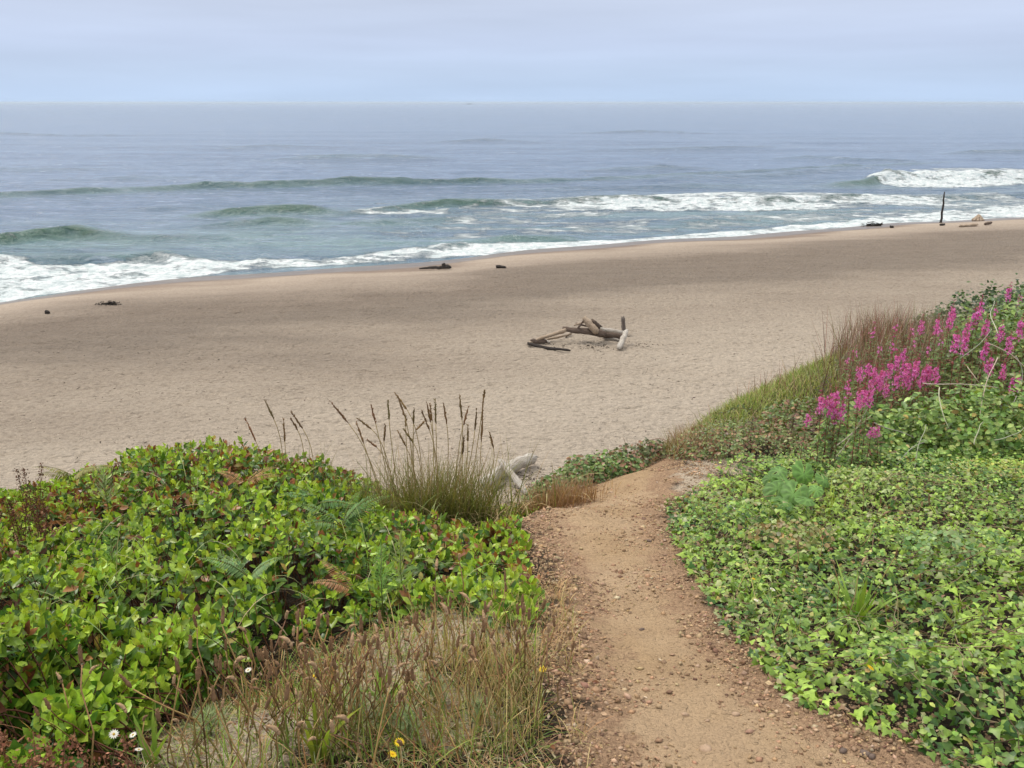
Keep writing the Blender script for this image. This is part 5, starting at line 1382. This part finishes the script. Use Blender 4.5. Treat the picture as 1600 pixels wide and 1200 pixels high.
fw = [(1577, 440, 0, 1), (1533, 462, 1, 1), (1489, 480, 1, .9), (1527, 478, 0, .9), (1545, 490, 1, .9), (1445, 492, 2, .8), (1470, 490, 1, .9), (1502, 508, 0, 1), (1510, 515, 0, .9), (1541, 525, 1, .9), (1551, 547, 2, .9), (1595, 487, 0, 1), (1583, 517, 1, .9),
      (1366, 500, 4, .8), (1399, 497, 5, .9), (1420, 538, 3, .8), (1408, 545, 0, .8), (1425, 556, 0, .8), (1437, 560, 0, .8), (1450, 559, 0, .8), (1468, 566, 1, .8), (1394, 556, 0, .8), (1386, 568, 0, .8), (1372, 566, 1, .8), (1358, 560, 3, .8), (1348, 566, 3, .8),
      (1413, 560, 1, .75), (1400, 575, 0, .75), (1444, 566, 0, .75), (1456, 568, 0, .75), (1379, 578, 1, .75), (1290, 608, 0, .8), (1299, 618, 1, .75), (1309, 628, 0, .75), (1312, 606, 3, .75), (1356, 596, 0, .75), (1347, 602, 1, .75), (1362, 598, 2, .75), (1336, 592, 4, .75),
      (1258, 642, 3, .6), (1218, 652, 3, .5), (1302, 540, 5, .85), (1320, 585, 4, .7), (1172, 690, 5, .35), (1362, 660, 2, .55), (1380, 662, 3, .5), (1585, 583, 1, .7), (1597, 580, 0, .7), (1325, 550, 5, .8), (1340, 560, 5, .8), (1430, 520, 5, .8), (1455, 530, 5, .8), (1380, 530, 5, .8), (1405, 525, 4, .85), (1480, 520, 5, .8), (1590, 455, 3, .9), (1560, 470, 5, .9), (1432, 552, 0, .8), (1442, 574, 1, .75), (1415, 570, 0, .75), (1424, 580, 1, .7), (1390, 590, 2, .7), (1366, 585, 1, .75), (1300, 602, 2, .8), (1316, 622, 1, .7), (1494, 470, 2, .9), (1515, 495, 1, .9), (1480, 500, 5, .9), (1350, 510, 5, .85), (1334, 535, 5, .8), (1425, 500, 5, .85), (1565, 500, 2, .9), (1573, 560, 1, .8)]
def where(px, py):
    col_ = 'far right edge' if px > 1570 else 'right side' if px > 1520 else 'upper middle of the ridge' if py < 530 and px > 1430 else 'dense pink cluster' if 1340 < px < 1480 and py < 600 else 'left end of the stand' if px < 1330 else 'front of the stand'
    return col_
desc = {0: 'tall fireweed spike with full bright pink blossom', 1: 'fireweed spike with loose pink blossom', 2: 'fireweed spike with short pink blossom', 3: 'fireweed spike with sparse pink blossom', 4: 'thin reddish fireweed with only a few pink flowers', 5: 'fading red stemmed fireweed almost without flowers'}
cntl = {}
for i, (px, py, k, H) in enumerate(fw):
    Y, h = solveY(px, py, H)
    q = at(px, py, Y); g_ = gz(q[0], Y)
    h = max(.3, q[2] - g_)
    lab = f'{desc[k]} at the {where(px, py)}'
    gp = f'{desc[k]} plants'.replace(' with', ' with')
    if k not in used:
        used.add(k); r = FT[k]; r.location = (q[0], Y, g_); r.scale = (max(h, .7),) * 2 + (h,); r.rotation_euler = (0, 0, rng.uniform(0, 6.28)); r['label'] = lab; r['group'] = 'fireweed on the ridge'
    else:
        r = dup(FT[k], (q[0], Y, g_), rng.uniform(0, 6.28), max(h, .7), lab, sz=h)
for i, (px, py, H) in enumerate([(1290, 540, .9), (1309, 523, .95), (1303, 560, .8), (1209, 603, .5), (1242, 615, .5), (1178, 640, .35)]):
    Y, h = solveY(px, py, H)
    q = at(px, py, Y); g_ = gz(q[0], Y); h = max(.3, q[2] - g_)
    lab = 'dark brown seeded fireweed stalk standing at the left end of the flowers' if i < 3 else 'short dark seeded stalk standing in the green slope grass'
    if i < 2:
        r = FS[i]; r.location = (q[0], Y, g_); r.scale = (max(h, .6),) * 2 + (h,); r['label'] = lab
    else: r = dup(FS[i % 2], (q[0], Y, g_), rng.uniform(0, 6), max(h, .6), lab, sz=h)
    r['group'] = 'dark seeded fireweed stalks' if i < 3 else 'dark stalks in the slope grass'

# ------------------------------------------------------------------ sea haze
HV, HP = box(-27000, 27000, -400, 27000, -8.0, 14.0)
M_haze = bpy.data.materials.new('haze'); M_haze.use_nodes = True
nt = M_haze.node_tree; nt.nodes.clear()
pv = nt.nodes.new('ShaderNodeVolumePrincipled'); pv.inputs['Color'].default_value = (.76, .88, 1, 1); pv.inputs['Density'].default_value = 0.00010; pv.inputs['Anisotropy'].default_value = .2
ho = nt.nodes.new('ShaderNodeOutputMaterial'); nt.links.new(pv.outputs[0], ho.inputs['Volume'])
obj('haze', mesh_np('haze', HV, HP, M_haze, smooth=False))['kind'] = 'stuff'
